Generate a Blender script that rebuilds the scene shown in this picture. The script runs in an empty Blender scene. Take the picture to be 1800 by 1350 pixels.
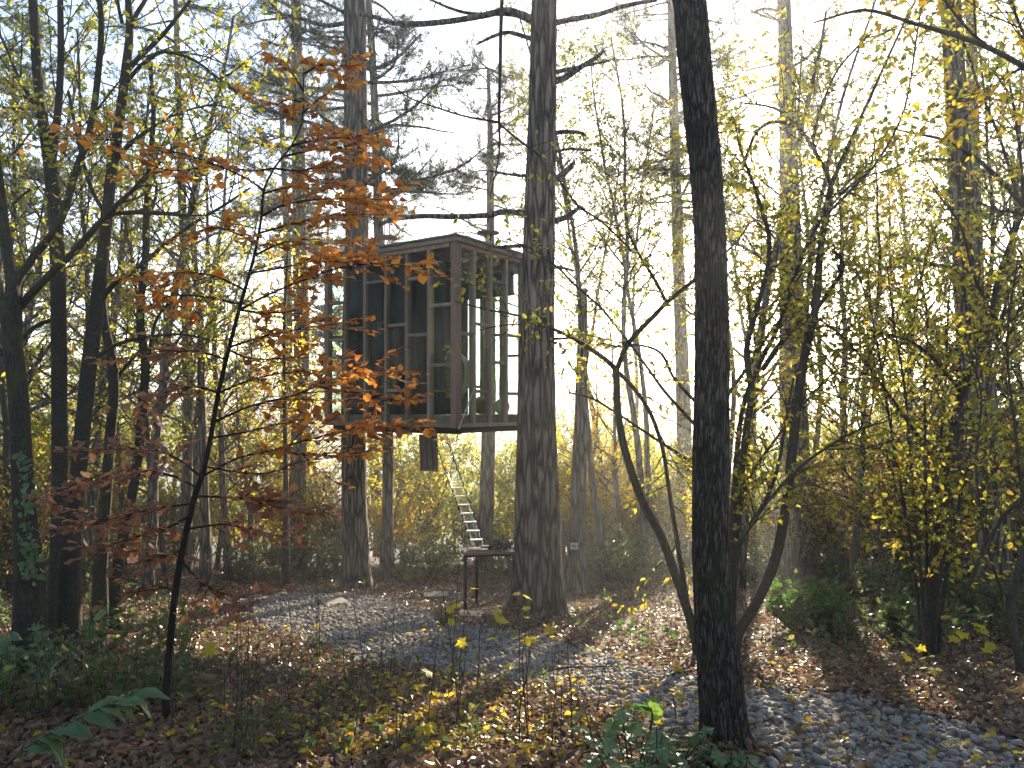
import bpy, math, random
import numpy as np
from mathutils import Vector, Matrix, noise as mnoise

# ------------------------------------------------------------------ camera, sky, sun, exposure
scene = bpy.context.scene
col = scene.collection
F, CX, HY, EZ = 1350.0, 900.0, 715.0, 2.5      # focal length / principal column / eye-level row of the 1800x1350 photograph, eye height

cam_d = bpy.data.cameras.new('camera'); cam = bpy.data.objects.new('camera', cam_d); col.objects.link(cam)
cam.location = (0, 0, EZ); cam.rotation_euler = (math.radians(90), 0, 0)
cam_d.sensor_width = 36; cam_d.lens = 36 * F / 1800; cam_d.shift_y = (HY - 675) / 1800
cam_d.clip_start = 0.05; cam_d.clip_end = 2000
scene.camera = cam

SUN_AZ, SUN_EL = math.radians(17.5), math.radians(14.5)
SUNV = Vector((math.sin(SUN_AZ) * math.cos(SUN_EL), math.cos(SUN_AZ) * math.cos(SUN_EL), math.sin(SUN_EL)))
world = bpy.data.worlds.new('World'); scene.world = world; world.use_nodes = True
wn = world.node_tree.nodes; wl = world.node_tree.links
bg = wn['Background']; sky = wn.new('ShaderNodeTexSky'); sky.sky_type = 'NISHITA'; sky.sun_disc = False
sky.sun_elevation = SUN_EL; sky.sun_rotation = SUN_AZ; sky.air_density = 0.8; sky.dust_density = 0.8
wl.new(sky.outputs[0], bg.inputs[0]); bg.inputs[1].default_value = 0.11
sun_d = bpy.data.lights.new('sun', 'SUN'); sun = bpy.data.objects.new('sun', sun_d); col.objects.link(sun)
sun_d.energy = 5.0; sun_d.angle = math.radians(0.53); sun_d.color = (1.0, 0.85, 0.64)
sun.rotation_euler = SUNV.to_track_quat('Z', 'Y').to_euler(); sun.location = (12, 40, 30)
scene.view_settings.view_transform = 'Standard'; scene.view_settings.look = 'None'
scene.view_settings.exposure = 2.0; scene.view_settings.gamma = 1.0
scene.render.engine = 'CYCLES'
cy = scene.cycles
cy.max_bounces = 6; cy.diffuse_bounces = 3; cy.glossy_bounces = 2; cy.transmission_bounces = 6
cy.transparent_max_bounces = 12; cy.volume_bounces = 0; cy.use_denoising = True
cy.sample_clamp_indirect = 4.0; cy.caustics_reflective = False; cy.caustics_refractive = False
HAZE = 0.0033

# ------------------------------------------------------------------ helpers
def P(px, py, d): return Vector(((px - CX) / F * d, d, EZ - (py - HY) / F * d))

def gz(x, y):
    if y < 9.6: z = 0.85 - 0.14 * (y - 3.5)
    elif y < 22: z = -0.004 - 0.14 * (y - 9.6)
    elif y < 60: z = -1.74 - 0.32 * (y - 22)
    elif y < 95: z = -13.9 - 0.32 * (y - 60) + 0.00457 * (y - 60) ** 2
    else: z = -19.5 + 0.0016 * (y - 95) ** 2
    if y < -2: z = 0.85 + 0.14 * 5.5
    if y > 95: z = min(z, 9.0) + 0.012 * (y - 95) * math.sin(x * 0.017 + 1.0) - 0.03 * x * (y - 95) / 200 * 1.3
    a = 1.0 if y > 2 else 0.5
    z += a * (0.05 * mnoise.noise((x * 0.55, y * 0.55, 3.1)) + 0.02 * mnoise.noise((x * 1.9, y * 1.9, 7.7)))
    return z

def G(px, d):
    x = (px - CX) / F * d
    return Vector((x, d, gz(x, d)))

def GP(px, py):
    lo, hi = 2.0, 60.0
    for _ in range(40):
        m = 0.5 * (lo + hi); x = (px - CX) / F * m
        yy = HY + F * (EZ - gz(x, m)) / m
        if yy > py: lo = m
        else: hi = m
    return G(px, 0.5 * (lo + hi))

class MB:
    def __init__(s): s.V = []; s.T = []; s.Q = []; s.n = 0
    def add(s, V, Fc):
        V = np.asarray(V, np.float32).reshape(-1, 3); Fc = np.asarray(Fc, np.int64)
        if Fc.size:
            (s.T if Fc.shape[1] == 3 else s.Q).append(Fc + s.n)
        s.V.append(V); s.n += len(V)
    def box(s, c, u, v, w):      # centre + three half-axis vectors
        c, u, v, w = (np.array(q, np.float32) for q in (c, u, v, w))
        V = [c + a * u + b * v + e * w for e in (-1, 1) for b in (-1, 1) for a in (-1, 1)]
        s.add(V, [(0, 2, 3, 1), (4, 5, 7, 6), (0, 1, 5, 4), (2, 6, 7, 3), (0, 4, 6, 2), (1, 3, 7, 5)])
    def tube(s, pts, rad, k=6, cap=True, rough=None):
        n = len(pts)
        P3 = np.array([tuple(p) for p in pts], np.float64); R = np.asarray(rad, np.float64)
        T = np.empty_like(P3); T[1:-1] = P3[2:] - P3[:-2]; T[0] = P3[1] - P3[0]; T[-1] = P3[-1] - P3[-2]
        T /= np.linalg.norm(T, axis=1)[:, None] + 1e-9
        a = np.array((0., 0., 1.)) if abs(T[0, 2]) < 0.9 else np.array((1., 0., 0.))
        x = np.cross(a, T[0]); x /= np.linalg.norm(x)
        ang = np.arange(k) / k * 2 * math.pi; ca, sa = np.cos(ang), np.sin(ang)
        V = np.empty((n, k, 3))
        for i in range(n):
            x = x - T[i] * np.dot(x, T[i]); x /= np.linalg.norm(x) + 1e-9
            y = np.cross(T[i], x)
            r = R[i] if rough is None else (R[i] * rough[i])[:, None]
            V[i] = P3[i] + r * (ca[:, None] * x + sa[:, None] * y)
        idx = np.arange(n * k).reshape(n, k); nx = np.roll(idx, -1, 1)
        Q = np.stack([idx[:-1], nx[:-1], nx[1:], idx[1:]], -1).reshape(-1, 4)
        b = s.n; s.add(V.reshape(-1, 3), Q)
        if cap and k >= 3:
            for ring, c, fl in ((idx[0], P3[0], True), (idx[-1], P3[-1], False)):
                m = s.n; s.V.append(np.array([c], np.float32)); s.n += 1
                nr = np.roll(ring, -1)
                t = np.stack([np.full(k, m), (nr if fl else ring) + b, (ring if fl else nr) + b], -1)
                s.T.append(t)
    def build(s, name, m, parent=None, origin=None, smooth=False):
        me = s.mesh(name, origin, smooth)
        return obj(name, me, m, parent)
    def mesh(s, name, origin=None, smooth=False):
        me = bpy.data.meshes.new(name)
        V = np.concatenate(s.V) if s.V else np.zeros((0, 3), np.float32)
        if origin is not None: V = V - np.array(tuple(origin), np.float32)
        T = np.concatenate(s.T) if s.T else np.zeros((0, 3), np.int64)
        Q = np.concatenate(s.Q) if s.Q else np.zeros((0, 4), np.int64)
        me.vertices.add(len(V)); me.vertices.foreach_set('co', V.astype(np.float32).ravel())
        loops = np.concatenate([T.ravel(), Q.ravel()]).astype(np.int32)
        me.loops.add(len(loops)); me.loops.foreach_set('vertex_index', loops)
        me.polygons.add(len(T) + len(Q))
        ls = np.concatenate([np.arange(len(T)) * 3, len(T) * 3 + np.arange(len(Q)) * 4]).astype(np.int32)
        me.polygons.foreach_set('loop_start', ls)
        me.polygons.foreach_set('use_smooth', np.full(len(ls), bool(smooth)))
        me.update(calc_edges=True); me.validate()
        return me

def obj(name, me, m, parent=None):
    o = bpy.data.objects.new(name, me); col.objects.link(o)
    if m is not None and not me.materials: me.materials.append(m)
    if parent is not None: o.parent = parent
    return o

def tag(o, label=None, cat=None, group=None, kind=None):
    if label: o['label'] = label
    if cat: o['category'] = cat
    if group: o['group'] = group
    if kind: o['kind'] = kind
    return o

def thing(name, label, cat, loc=(0, 0, 0), group=None, rz=0.0, sc=1.0):
    o = bpy.data.objects.new(name, None); col.objects.link(o); o.empty_display_size = 0.2
    o.location = loc; o.rotation_euler = (0, 0, rz); o.scale = (sc, sc, sc)
    return tag(o, label, cat, group)

def copy_tree(o, loc, rz, sc, label, group, tilt=(0, 0)):
    r = o.copy(); col.objects.link(r); r.location = loc; r.rotation_euler = (tilt[0], tilt[1], rz); r.scale = (sc, sc, sc)
    r['label'] = label; r['group'] = group
    for ch in o.children:
        c = ch.copy(); col.objects.link(c); c.parent = r
    return r

def smooth_path(pts, sub=4):
    """Catmull-Rom through rows of floats."""
    A = np.array([tuple(p) for p in pts], float)
    if len(A) < 3 or sub < 2: return A
    E = np.vstack([2 * A[0] - A[1], A, 2 * A[-1] - A[-2]]); out = []
    for i in range(1, len(E) - 2):
        p0, p1, p2, p3 = E[i - 1], E[i], E[i + 1], E[i + 2]
        for j in range(sub):
            t = j / sub
            out.append(0.5 * (2 * p1 + (p2 - p0) * t + (2 * p0 - 5 * p1 + 4 * p2 - p3) * t * t + (3 * p1 - p0 - 3 * p2 + p3) * t ** 3))
    out.append(A[-1])
    return np.array(out)

# ------------------------------------------------------------------ materials
def new_mat(name):
    m = bpy.data.materials.new(name); m.use_nodes = True
    nt = m.node_tree; nt.nodes.clear()
    out = nt.nodes.new('ShaderNodeOutputMaterial')
    return m, nt.nodes, nt.links, out

def ramp(nd, stops):
    r = nd.new('ShaderNodeValToRGB'); e = r.color_ramp.elements
    while len(e) < len(stops): e.new(0.5)
    for k, (p, c) in enumerate(stops): e[k].position = p; e[k].color = (*c, 1)
    return r

def leaf_mat(name, cols, trans=0.5, boost=1.7, rough=0.5, spec=0.3):
    m, nd, lk, out = new_mat(name)
    gi = nd.new('ShaderNodeNewGeometry'); oi = nd.new('ShaderNodeObjectInfo')
    ad = nd.new('ShaderNodeMath'); ad.operation = 'ADD'; fr = nd.new('ShaderNodeMath'); fr.operation = 'FRACT'
    lk.new(gi.outputs['Random Per Island'], ad.inputs[0]); lk.new(oi.outputs['Random'], ad.inputs[1]); lk.new(ad.outputs[0], fr.inputs[0])
    n = len(cols); rp = ramp(nd, [(k / max(1, n - 1), c) for k, c in enumerate(cols)]); lk.new(fr.outputs[0], rp.inputs[0])
    tc = nd.new('ShaderNodeTexCoord'); nz = nd.new('ShaderNodeTexNoise'); nz.inputs['Scale'].default_value = 60; nz.inputs['Detail'].default_value = 2
    lk.new(tc.outputs['Object'], nz.inputs['Vector'])
    mr = nd.new('ShaderNodeMapRange'); mr.inputs[3].default_value = 0.65; mr.inputs[4].default_value = 1.3; lk.new(nz.outputs[0], mr.inputs[0])
    mx = nd.new('ShaderNodeVectorMath'); mx.operation = 'SCALE'; lk.new(rp.outputs[0], mx.inputs[0]); lk.new(mr.outputs[0], mx.inputs['Scale'])
    b = nd.new('ShaderNodeBsdfPrincipled'); b.inputs['Roughness'].default_value = rough; b.inputs['Specular IOR Level'].default_value = spec
    lk.new(mx.outputs[0], b.inputs['Base Color'])
    t = nd.new('ShaderNodeBsdfTranslucent'); sc = nd.new('ShaderNodeVectorMath'); sc.operation = 'SCALE'; sc.inputs['Scale'].default_value = boost
    lk.new(mx.outputs[0], sc.inputs[0]); lk.new(sc.outputs[0], t.inputs[0])
    mi = nd.new('ShaderNodeMixShader'); mi.inputs[0].default_value = trans
    lk.new(b.outputs[0], mi.inputs[1]); lk.new(t.outputs[0], mi.inputs[2]); lk.new(mi.outputs[0], out.inputs[0])
    return m

def bark_mat(name, c0, c1, c2=None, scale=18.0, stretch=0.16, bump=0.6, dist=0.03, moss=None, plates=True):
    m, nd, lk, out = new_mat(name)
    tc = nd.new('ShaderNodeTexCoord'); mp = nd.new('ShaderNodeMapping'); mp.inputs['Scale'].default_value = (1, 1, stretch)
    lk.new(tc.outputs['Object'], mp.inputs[0])
    nw = nd.new('ShaderNodeTexNoise'); nw.inputs['Scale'].default_value = scale * 0.5; nw.inputs['Detail'].default_value = 3
    lk.new(mp.outputs[0], nw.inputs['Vector'])
    wv = nd.new('ShaderNodeVectorMath'); wv.operation = 'MULTIPLY_ADD'; wv.inputs[1].default_value = (0.06, 0.06, 0.06)
    lk.new(nw.outputs['Color'], wv.inputs[0]); lk.new(mp.outputs[0], wv.inputs[2])
    vo = nd.new('ShaderNodeTexVoronoi'); vo.feature = 'DISTANCE_TO_EDGE'; vo.inputs['Scale'].default_value = scale
    lk.new(wv.outputs[0], vo.inputs['Vector'])
    nz = nd.new('ShaderNodeTexNoise'); nz.inputs['Scale'].default_value = scale * 2.2; nz.inputs['Detail'].default_value = 6; nz.inputs['Roughness'].default_value = 0.7
    lk.new(mp.outputs[0], nz.inputs['Vector'])
    vr = nd.new('ShaderNodeMapRange'); vr.inputs[1].default_value = 0.0; vr.inputs[2].default_value = 0.22; lk.new(vo.outputs['Distance'], vr.inputs[0])
    hm = nd.new('ShaderNodeMath'); hm.operation = 'MULTIPLY_ADD'; hm.inputs[1].default_value = 0.7 if plates else 0.15
    lk.new(vr.outputs[0], hm.inputs[0]); lk.new(nz.outputs[0], hm.inputs[2])
    rp = ramp(nd, [(0.35, c0), (0.75, c1), (1.2 if False else 1.0, c2 or c1)])
    md = nd.new('ShaderNodeMath'); md.operation = 'MULTIPLY'; md.inputs[1].default_value = 0.75; lk.new(hm.outputs[0], md.inputs[0])
    lk.new(md.outputs[0], rp.inputs[0])
    big = nd.new('ShaderNodeTexNoise'); big.inputs['Scale'].default_value = 2.3; big.inputs['Detail'].default_value = 4
    lk.new(tc.outputs['Object'], big.inputs['Vector'])
    mr = nd.new('ShaderNodeMapRange'); mr.inputs[3].default_value = 0.6; mr.inputs[4].default_value = 1.4; lk.new(big.outputs[0], mr.inputs[0])
    sc = nd.new('ShaderNodeVectorMath'); sc.operation = 'SCALE'; lk.new(rp.outputs[0], sc.inputs[0]); lk.new(mr.outputs[0], sc.inputs['Scale'])
    colr = sc.outputs[0]
    if moss:
        b2 = nd.new('ShaderNodeTexNoise'); b2.inputs['Scale'].default_value = 7; b2.inputs['Detail'].default_value = 5; b2.inputs['Roughness'].default_value = 0.65
        lk.new(tc.outputs['Object'], b2.inputs['Vector'])
        r2 = nd.new('ShaderNodeMapRange'); r2.inputs[1].default_value = 0.52; r2.inputs[2].default_value = 0.66; lk.new(b2.outputs[0], r2.inputs[0])
        mx = nd.new('ShaderNodeMix'); mx.data_type = 'RGBA'; mx.inputs[7].default_value = (*moss, 1)
        lk.new(r2.outputs[0], mx.inputs[0]); lk.new(colr, mx.inputs[6]); colr = mx.outputs[2]
    b = nd.new('ShaderNodeBsdfPrincipled'); b.inputs['Roughness'].default_value = 0.9; b.inputs['Specular IOR Level'].default_value = 0.15
    lk.new(colr, b.inputs['Base Color'])
    bp = nd.new('ShaderNodeBump'); bp.inputs['Strength'].default_value = bump; bp.inputs['Distance'].default_value = dist
    lk.new(hm.outputs[0], bp.inputs['Height']); lk.new(bp.outputs[0], b.inputs['Normal'])
    lk.new(b.outputs[0], out.inputs[0])
    return m

def wood_mat(name, c0, c1, axis_scale=(30, 30, 2), rough=0.65, bump=0.15):
    m, nd, lk, out = new_mat(name)
    tc = nd.new('ShaderNodeTexCoord'); mp = nd.new('ShaderNodeMapping'); mp.inputs['Scale'].default_value = axis_scale
    lk.new(tc.outputs['Object'], mp.inputs[0])
    nz = nd.new('ShaderNodeTexNoise'); nz.inputs['Scale'].default_value = 1.0; nz.inputs['Detail'].default_value = 7; nz.inputs['Roughness'].default_value = 0.65
    lk.new(mp.outputs[0], nz.inputs['Vector'])
    oi = nd.new('ShaderNodeObjectInfo'); rp = ramp(nd, [(0.3, c0), (0.7, c1)]); lk.new(nz.outputs[0], rp.inputs[0])
    mr = nd.new('ShaderNodeMapRange'); mr.inputs[3].default_value = 0.75; mr.inputs[4].default_value = 1.25; lk.new(oi.outputs['Random'], mr.inputs[0])
    sc = nd.new('ShaderNodeVectorMath'); sc.operation = 'SCALE'; lk.new(rp.outputs[0], sc.inputs[0]); lk.new(mr.outputs[0], sc.inputs['Scale'])
    b = nd.new('ShaderNodeBsdfPrincipled'); b.inputs['Roughness'].default_value = rough; b.inputs['Specular IOR Level'].default_value = 0.3
    lk.new(sc.outputs[0], b.inputs['Base Color'])
    bp = nd.new('ShaderNodeBump'); bp.inputs['Strength'].default_value = bump; bp.inputs['Distance'].default_value = 0.004
    lk.new(nz.outputs[0], bp.inputs['Height']); lk.new(bp.outputs[0], b.inputs['Normal']); lk.new(b.outputs[0], out.inputs[0])
    return m

def plain_mat(name, c, rough=0.6, metal=0.0, var=0.25, scale=20.0, bump=0.1):
    m, nd, lk, out = new_mat(name)
    tc = nd.new('ShaderNodeTexCoord'); nz = nd.new('ShaderNodeTexNoise'); nz.inputs['Scale'].default_value = scale; nz.inputs['Detail'].default_value = 6
    lk.new(tc.outputs['Object'], nz.inputs['Vector'])
    mr = nd.new('ShaderNodeMapRange'); mr.inputs[3].default_value = 1 - var; mr.inputs[4].default_value = 1 + var; lk.new(nz.outputs[0], mr.inputs[0])
    sc = nd.new('ShaderNodeVectorMath'); sc.operation = 'SCALE'; sc.inputs[0].default_value = c; lk.new(mr.outputs[0], sc.inputs['Scale'])
    b = nd.new('ShaderNodeBsdfPrincipled'); b.inputs['Roughness'].default_value = rough; b.inputs['Metallic'].default_value = metal
    b.inputs['Specular IOR Level'].default_value = 0.3
    lk.new(sc.outputs[0], b.inputs['Base Color'])
    bp = nd.new('ShaderNodeBump'); bp.inputs['Strength'].default_value = bump; bp.inputs['Distance'].default_value = 0.01
    lk.new(nz.outputs[0], bp.inputs['Height']); lk.new(bp.outputs[0], b.inputs['Normal']); lk.new(b.outputs[0], out.inputs[0])
    return m

def ground_mat():
    m, nd, lk, out = new_mat('forest_floor')
    tc = nd.new('ShaderNodeTexCoord')
    n1 = nd.new('ShaderNodeTexNoise'); n1.inputs['Scale'].default_value = 14; n1.inputs['Detail'].default_value = 8; n1.inputs['Roughness'].default_value = 0.75
    n2 = nd.new('ShaderNodeTexNoise'); n2.inputs['Scale'].default_value = 0.6; n2.inputs['Detail'].default_value = 4
    vo = nd.new('ShaderNodeTexVoronoi'); vo.inputs['Scale'].default_value = 22
    for q in (n1, n2, vo): lk.new(tc.outputs['Object'], q.inputs['Vector'])
    rp = ramp(nd, [(0.25, (0.018, 0.012, 0.008)), (0.5, (0.06, 0.036, 0.02)), (0.72, (0.13, 0.075, 0.038)), (0.9, (0.2, 0.13, 0.07))])
    mx = nd.new('ShaderNodeMix'); mx.data_type = 'FLOAT'; mx.inputs[0].default_value = 0.4
    sp = nd.new('ShaderNodeSeparateColor'); lk.new(vo.outputs['Color'], sp.inputs[0])
    lk.new(n1.outputs[0], mx.inputs[2]); lk.new(sp.outputs[0], mx.inputs[3]); lk.new(mx.outputs[0], rp.inputs[0])
    m2 = nd.new('ShaderNodeMix'); m2.data_type = 'RGBA'; r2 = nd.new('ShaderNodeMapRange'); r2.inputs[1].default_value = 0.5; r2.inputs[2].default_value = 0.7; r2.inputs[4].default_value = 0.6
    lk.new(n2.outputs[0], r2.inputs[0]); lk.new(r2.outputs[0], m2.inputs[0]); lk.new(rp.outputs[0], m2.inputs[6]); m2.inputs[7].default_value = (0.03, 0.036, 0.014, 1)
    b = nd.new('ShaderNodeBsdfPrincipled'); b.inputs['Roughness'].default_value = 0.85; b.inputs['Specular IOR Level'].default_value = 0.2
    lk.new(m2.outputs[2], b.inputs['Base Color'])
    bp = nd.new('ShaderNodeBump'); bp.inputs['Strength'].default_value = 0.9; bp.inputs['Distance'].default_value = 0.04
    lk.new(mx.outputs[0], bp.inputs['Height']); lk.new(bp.outputs[0], b.inputs['Normal']); lk.new(b.outputs[0], out.inputs[0])
    return m

def glass_mat():
    m, nd, lk, out = new_mat('window_glass')
    t = nd.new('ShaderNodeBsdfTransparent'); t.inputs[0].default_value = (0.86, 0.92, 0.89, 1)
    g = nd.new('ShaderNodeBsdfGlossy'); g.inputs['Roughness'].default_value = 0.03
    lw = nd.new('ShaderNodeLayerWeight'); lw.inputs[0].default_value = 0.5
    pw = nd.new('ShaderNodeMath'); pw.operation = 'POWER'; pw.inputs[1].default_value = 4.0; lk.new(lw.outputs['Facing'], pw.inputs[0])
    fr = nd.new('ShaderNodeMath'); fr.operation = 'MULTIPLY_ADD'; fr.inputs[1].default_value = 0.45; fr.inputs[2].default_value = 0.009; lk.new(pw.outputs[0], fr.inputs[0])
    tc = nd.new('ShaderNodeTexCoord'); nz = nd.new('ShaderNodeTexNoise'); nz.inputs['Scale'].default_value = 1.6; lk.new(tc.outputs['Object'], nz.inputs['Vector'])
    bp = nd.new('ShaderNodeBump'); bp.inputs['Strength'].default_value = 0.03; bp.inputs['Distance'].default_value = 0.02
    lk.new(nz.outputs[0], bp.inputs['Height']); lk.new(bp.outputs[0], g.inputs['Normal'])
    mi = nd.new('ShaderNodeMixShader'); lk.new(fr.outputs[0], mi.inputs[0]); lk.new(t.outputs[0], mi.inputs[1]); lk.new(g.outputs[0], mi.inputs[2])
    lk.new(mi.outputs[0], out.inputs[0])
    return m

M = {}
M['pine_bark'] = bark_mat('pine_bark', (0.04, 0.03, 0.023), (0.18, 0.138, 0.105), (0.34, 0.27, 0.21), scale=16, stretch=0.13, bump=0.9, dist=0.05)
M['grey_bark'] = bark_mat('grey_bark', (0.05, 0.042, 0.034), (0.17, 0.146, 0.12), (0.27, 0.235, 0.2), scale=14, stretch=0.15, bump=0.8, dist=0.04)
M['dark_bark'] = bark_mat('dark_bark', (0.022, 0.018, 0.014), (0.075, 0.062, 0.05), (0.2, 0.175, 0.14), scale=62, stretch=0.12, bump=0.9, dist=0.025, moss=(0.05, 0.056, 0.03))
M['mossy_bark'] = bark_mat('mossy_bark', (0.045, 0.037, 0.026), (0.125, 0.106, 0.074), (0.21, 0.18, 0.14), scale=30, stretch=0.3, bump=0.5, dist=0.02, moss=(0.075, 0.08, 0.025), plates=False)
M['smooth_bark'] = bark_mat('smooth_bark', (0.05, 0.04, 0.029), (0.135, 0.11, 0.078), (0.21, 0.175, 0.135), scale=40, stretch=0.4, bump=0.4, dist=0.01, plates=False)
M['beech_bark'] = bark_mat('beech_bark', (0.02, 0.015, 0.012), (0.05, 0.04, 0.033), (0.09, 0.075, 0.06), scale=40, stretch=0.5, bump=0.3, dist=0.008, plates=False)
M['beech_leaf'] = leaf_mat('beech_leaf', [(0.24, 0.09, 0.03), (0.36, 0.14, 0.025), (0.5, 0.2, 0.025), (0.4, 0.16, 0.03), (0.27, 0.1, 0.045), (0.55, 0.28, 0.04), (0.33, 0.12, 0.03)], 0.62, 2.1, 0.42, 0.45)
M['beech_low'] = leaf_mat('beech_low', [(0.26, 0.13, 0.085), (0.32, 0.14, 0.075), (0.36, 0.16, 0.06), (0.28, 0.14, 0.1), (0.42, 0.2, 0.06)], 0.58, 2.0, 0.4, 0.5)
M['hazel_leaf'] = leaf_mat('hazel_leaf', [(0.13, 0.155, 0.02), (0.2, 0.21, 0.025), (0.34, 0.29, 0.025), (0.16, 0.185, 0.03), (0.2, 0.155, 0.04), (0.36, 0.22, 0.03), (0.22, 0.24, 0.025), (0.3, 0.28, 0.03)], 0.62, 2.25)
M['yellow_leaf'] = leaf_mat('yellow_leaf', [(0.45, 0.38, 0.02), (0.5, 0.42, 0.03), (0.4, 0.4, 0.03), (0.5, 0.33, 0.02)], 0.6, 1.7)
M['olive_leaf'] = leaf_mat('olive_leaf', [(0.15, 0.18, 0.025), (0.22, 0.23, 0.025), (0.32, 0.29, 0.03), (0.13, 0.17, 0.035), (0.36, 0.32, 0.03)], 0.62, 2.25)
M['gold_leaf'] = leaf_mat('gold_leaf', [(0.4, 0.34, 0.025), (0.45, 0.31, 0.025), (0.32, 0.3, 0.03), (0.46, 0.24, 0.025), (0.26, 0.27, 0.025)], 0.62, 2.25)
M['brown_leaf'] = leaf_mat('brown_leaf', [(0.18, 0.14, 0.05), (0.26, 0.19, 0.05), (0.21, 0.19, 0.05), (0.32, 0.23, 0.05)], 0.62, 2.25)
M['green_leaf'] = leaf_mat('green_leaf', [(0.05, 0.12, 0.025), (0.08, 0.16, 0.03), (0.12, 0.19, 0.03), (0.06, 0.13, 0.035)], 0.5, 1.7, 0.4, 0.4)
M['dull_green'] = leaf_mat('dull_green', [(0.065, 0.1, 0.03), (0.1, 0.13, 0.035), (0.08, 0.11, 0.045), (0.16, 0.16, 0.04)], 0.52, 1.8, 0.35, 0.45)
M['broad_leaf'] = leaf_mat('broad_leaf', [(0.09, 0.16, 0.06), (0.12, 0.2, 0.08), (0.17, 0.24, 0.08), (0.1, 0.16, 0.07)], 0.45, 1.7, 0.32, 0.5)
M['needles'] = leaf_mat('needles', [(0.035, 0.055, 0.025), (0.05, 0.07, 0.03), (0.065, 0.08, 0.035)], 0.35, 1.5, 0.5, 0.3)
M['litter'] = leaf_mat('litter', [(0.1, 0.062, 0.036), (0.17, 0.105, 0.058), (0.23, 0.15, 0.085), (0.12, 0.07, 0.042), (0.28, 0.175, 0.09), (0.15, 0.1, 0.065), (0.19, 0.1, 0.045), (0.32, 0.22, 0.11)], 0.35, 1.6, 0.42, 0.5)
M['hill_leaf'] = leaf_mat('hill_leaf', [(0.08, 0.09, 0.03), (0.11, 0.1, 0.035), (0.07, 0.085, 0.035)], 0.4, 1.4)
M['screen_leaf'] = leaf_mat('screen_leaf', [(0.11, 0.14, 0.02), (0.17, 0.19, 0.022), (0.26, 0.24, 0.025), (0.13, 0.16, 0.03), (0.2, 0.17, 0.035), (0.32, 0.25, 0.03)], 0.62, 2.25)
M['ground'] = ground_mat()
M['stone'] = plain_mat('grey_stone', (0.27, 0.24, 0.2), 0.85, 0, 0.4, 9, 0.35)
M['gravel_bed'] = plain_mat('gravel_bed', (0.085, 0.075, 0.063), 0.9, 0, 0.5, 30, 0.8)
M['frame'] = wood_mat('frame_timber', (0.19, 0.132, 0.09), (0.36, 0.26, 0.18))
M['frame_red'] = wood_mat('post_timber', (0.17, 0.1, 0.072), (0.29, 0.175, 0.125))
M['sun_painted_timber'] = wood_mat('timber_sunlight_paint', (0.42, 0.27, 0.12), (0.55, 0.37, 0.18))  # timber colour with the sunlight on a stud painted in
M['roof'] = wood_mat('roof_boards', (0.12, 0.098, 0.08), (0.22, 0.18, 0.15), (4, 4, 30))
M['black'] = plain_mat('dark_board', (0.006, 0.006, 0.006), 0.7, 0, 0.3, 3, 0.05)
M['steel'] = plain_mat('black_steel', (0.016, 0.016, 0.017), 0.55, 0.3, 0.3, 30)
M['alu'] = plain_mat('aluminium', (0.62, 0.65, 0.68), 0.35, 0.9, 0.1, 60, 0.03)
M['glass'] = glass_mat()
M['pink'] = plain_mat('pink_board', (0.5, 0.25, 0.2), 0.7, 0, 0.1, 6)
M['curtain'] = plain_mat('grey_curtain', (0.05, 0.055, 0.045), 0.9, 0, 0.2, 12)
M['wicker'] = plain_mat('wicker', (0.42, 0.3, 0.16), 0.6, 0, 0.2, 60)
M['cloth'] = plain_mat('beige_cloth', (0.45, 0.38, 0.3), 0.9, 0, 0.15, 20)
M['cushion'] = plain_mat('green_cushion', (0.055, 0.085, 0.06), 0.9, 0, 0.15, 15)
M['pale_cushion'] = plain_mat('pale_cushion', (0.42, 0.47, 0.36), 0.9, 0, 0.1, 15)
M['board'] = wood_mat('weathered_board', (0.16, 0.12, 0.085), (0.26, 0.2, 0.15), (6, 40, 40))
M['concrete'] = plain_mat('concrete', (0.2, 0.185, 0.16), 0.9, 0, 0.3, 25, 0.3)
M['white_paint'] = plain_mat('sign_white', (0.78, 0.76, 0.8), 0.5, 0, 0.04, 20, 0.02)
M['sign_ink'] = plain_mat('sign_ink', (0.12, 0.09, 0.2), 0.5, 0, 0.1, 20, 0.02)
M['char'] = plain_mat('dark_heap', (0.022, 0.018, 0.016), 0.95, 0, 0.6, 14, 0.8)

# ------------------------------------------------------------------ leaf shapes (unit leaves: stalk at origin, blade along +x, face +z)
def kite():
    V = np.array([(0, 0, 0), (0.45, -0.32, 0.07), (1, 0, -0.05), (0.45, 0.32, 0.07)]); return V, np.array([(0, 1, 2), (0, 2, 3)])
def ovate(curl=0.12, tip=-0.08, w=0.34, seed=0):
    r = np.random.default_rng(seed); xs = [0, 0.1, 0.3, 0.55, 0.8, 1.0]; ws = [0.02, 0.55, 1.0, 0.95, 0.55, 0.0]
    V = []; 
    for x, q in zip(xs, ws):
        z0 = tip * x * x + r.normal(0, 0.012); V.append((x, 0, z0))
        V.append((x - 0.02, -w * q, z0 + curl * q * q + r.normal(0, 0.02))); V.append((x - 0.02, w * q, z0 + curl * q * q + r.normal(0, 0.02)))
    Fc = []
    for i in range(5):
        a, b = 3 * i, 3 * i + 3
        Fc += [(a, a + 1, b + 1), (a, b + 1, b), (a, b, b + 2), (a, b + 2, a + 2)]
    return np.array(V), np.array(Fc)
def hexleaf(fold=.1, tip=-.08):
    V = np.array([(0, 0, 0), (.22, -.27, fold), (.62, -.27, fold + tip * .4), (1, 0, tip), (.62, .27, fold + tip * .4), (.22, .27, fold)]); return V, np.array([(0, 1, 2), (0, 2, 3), (0, 3, 4), (0, 4, 5)])
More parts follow.
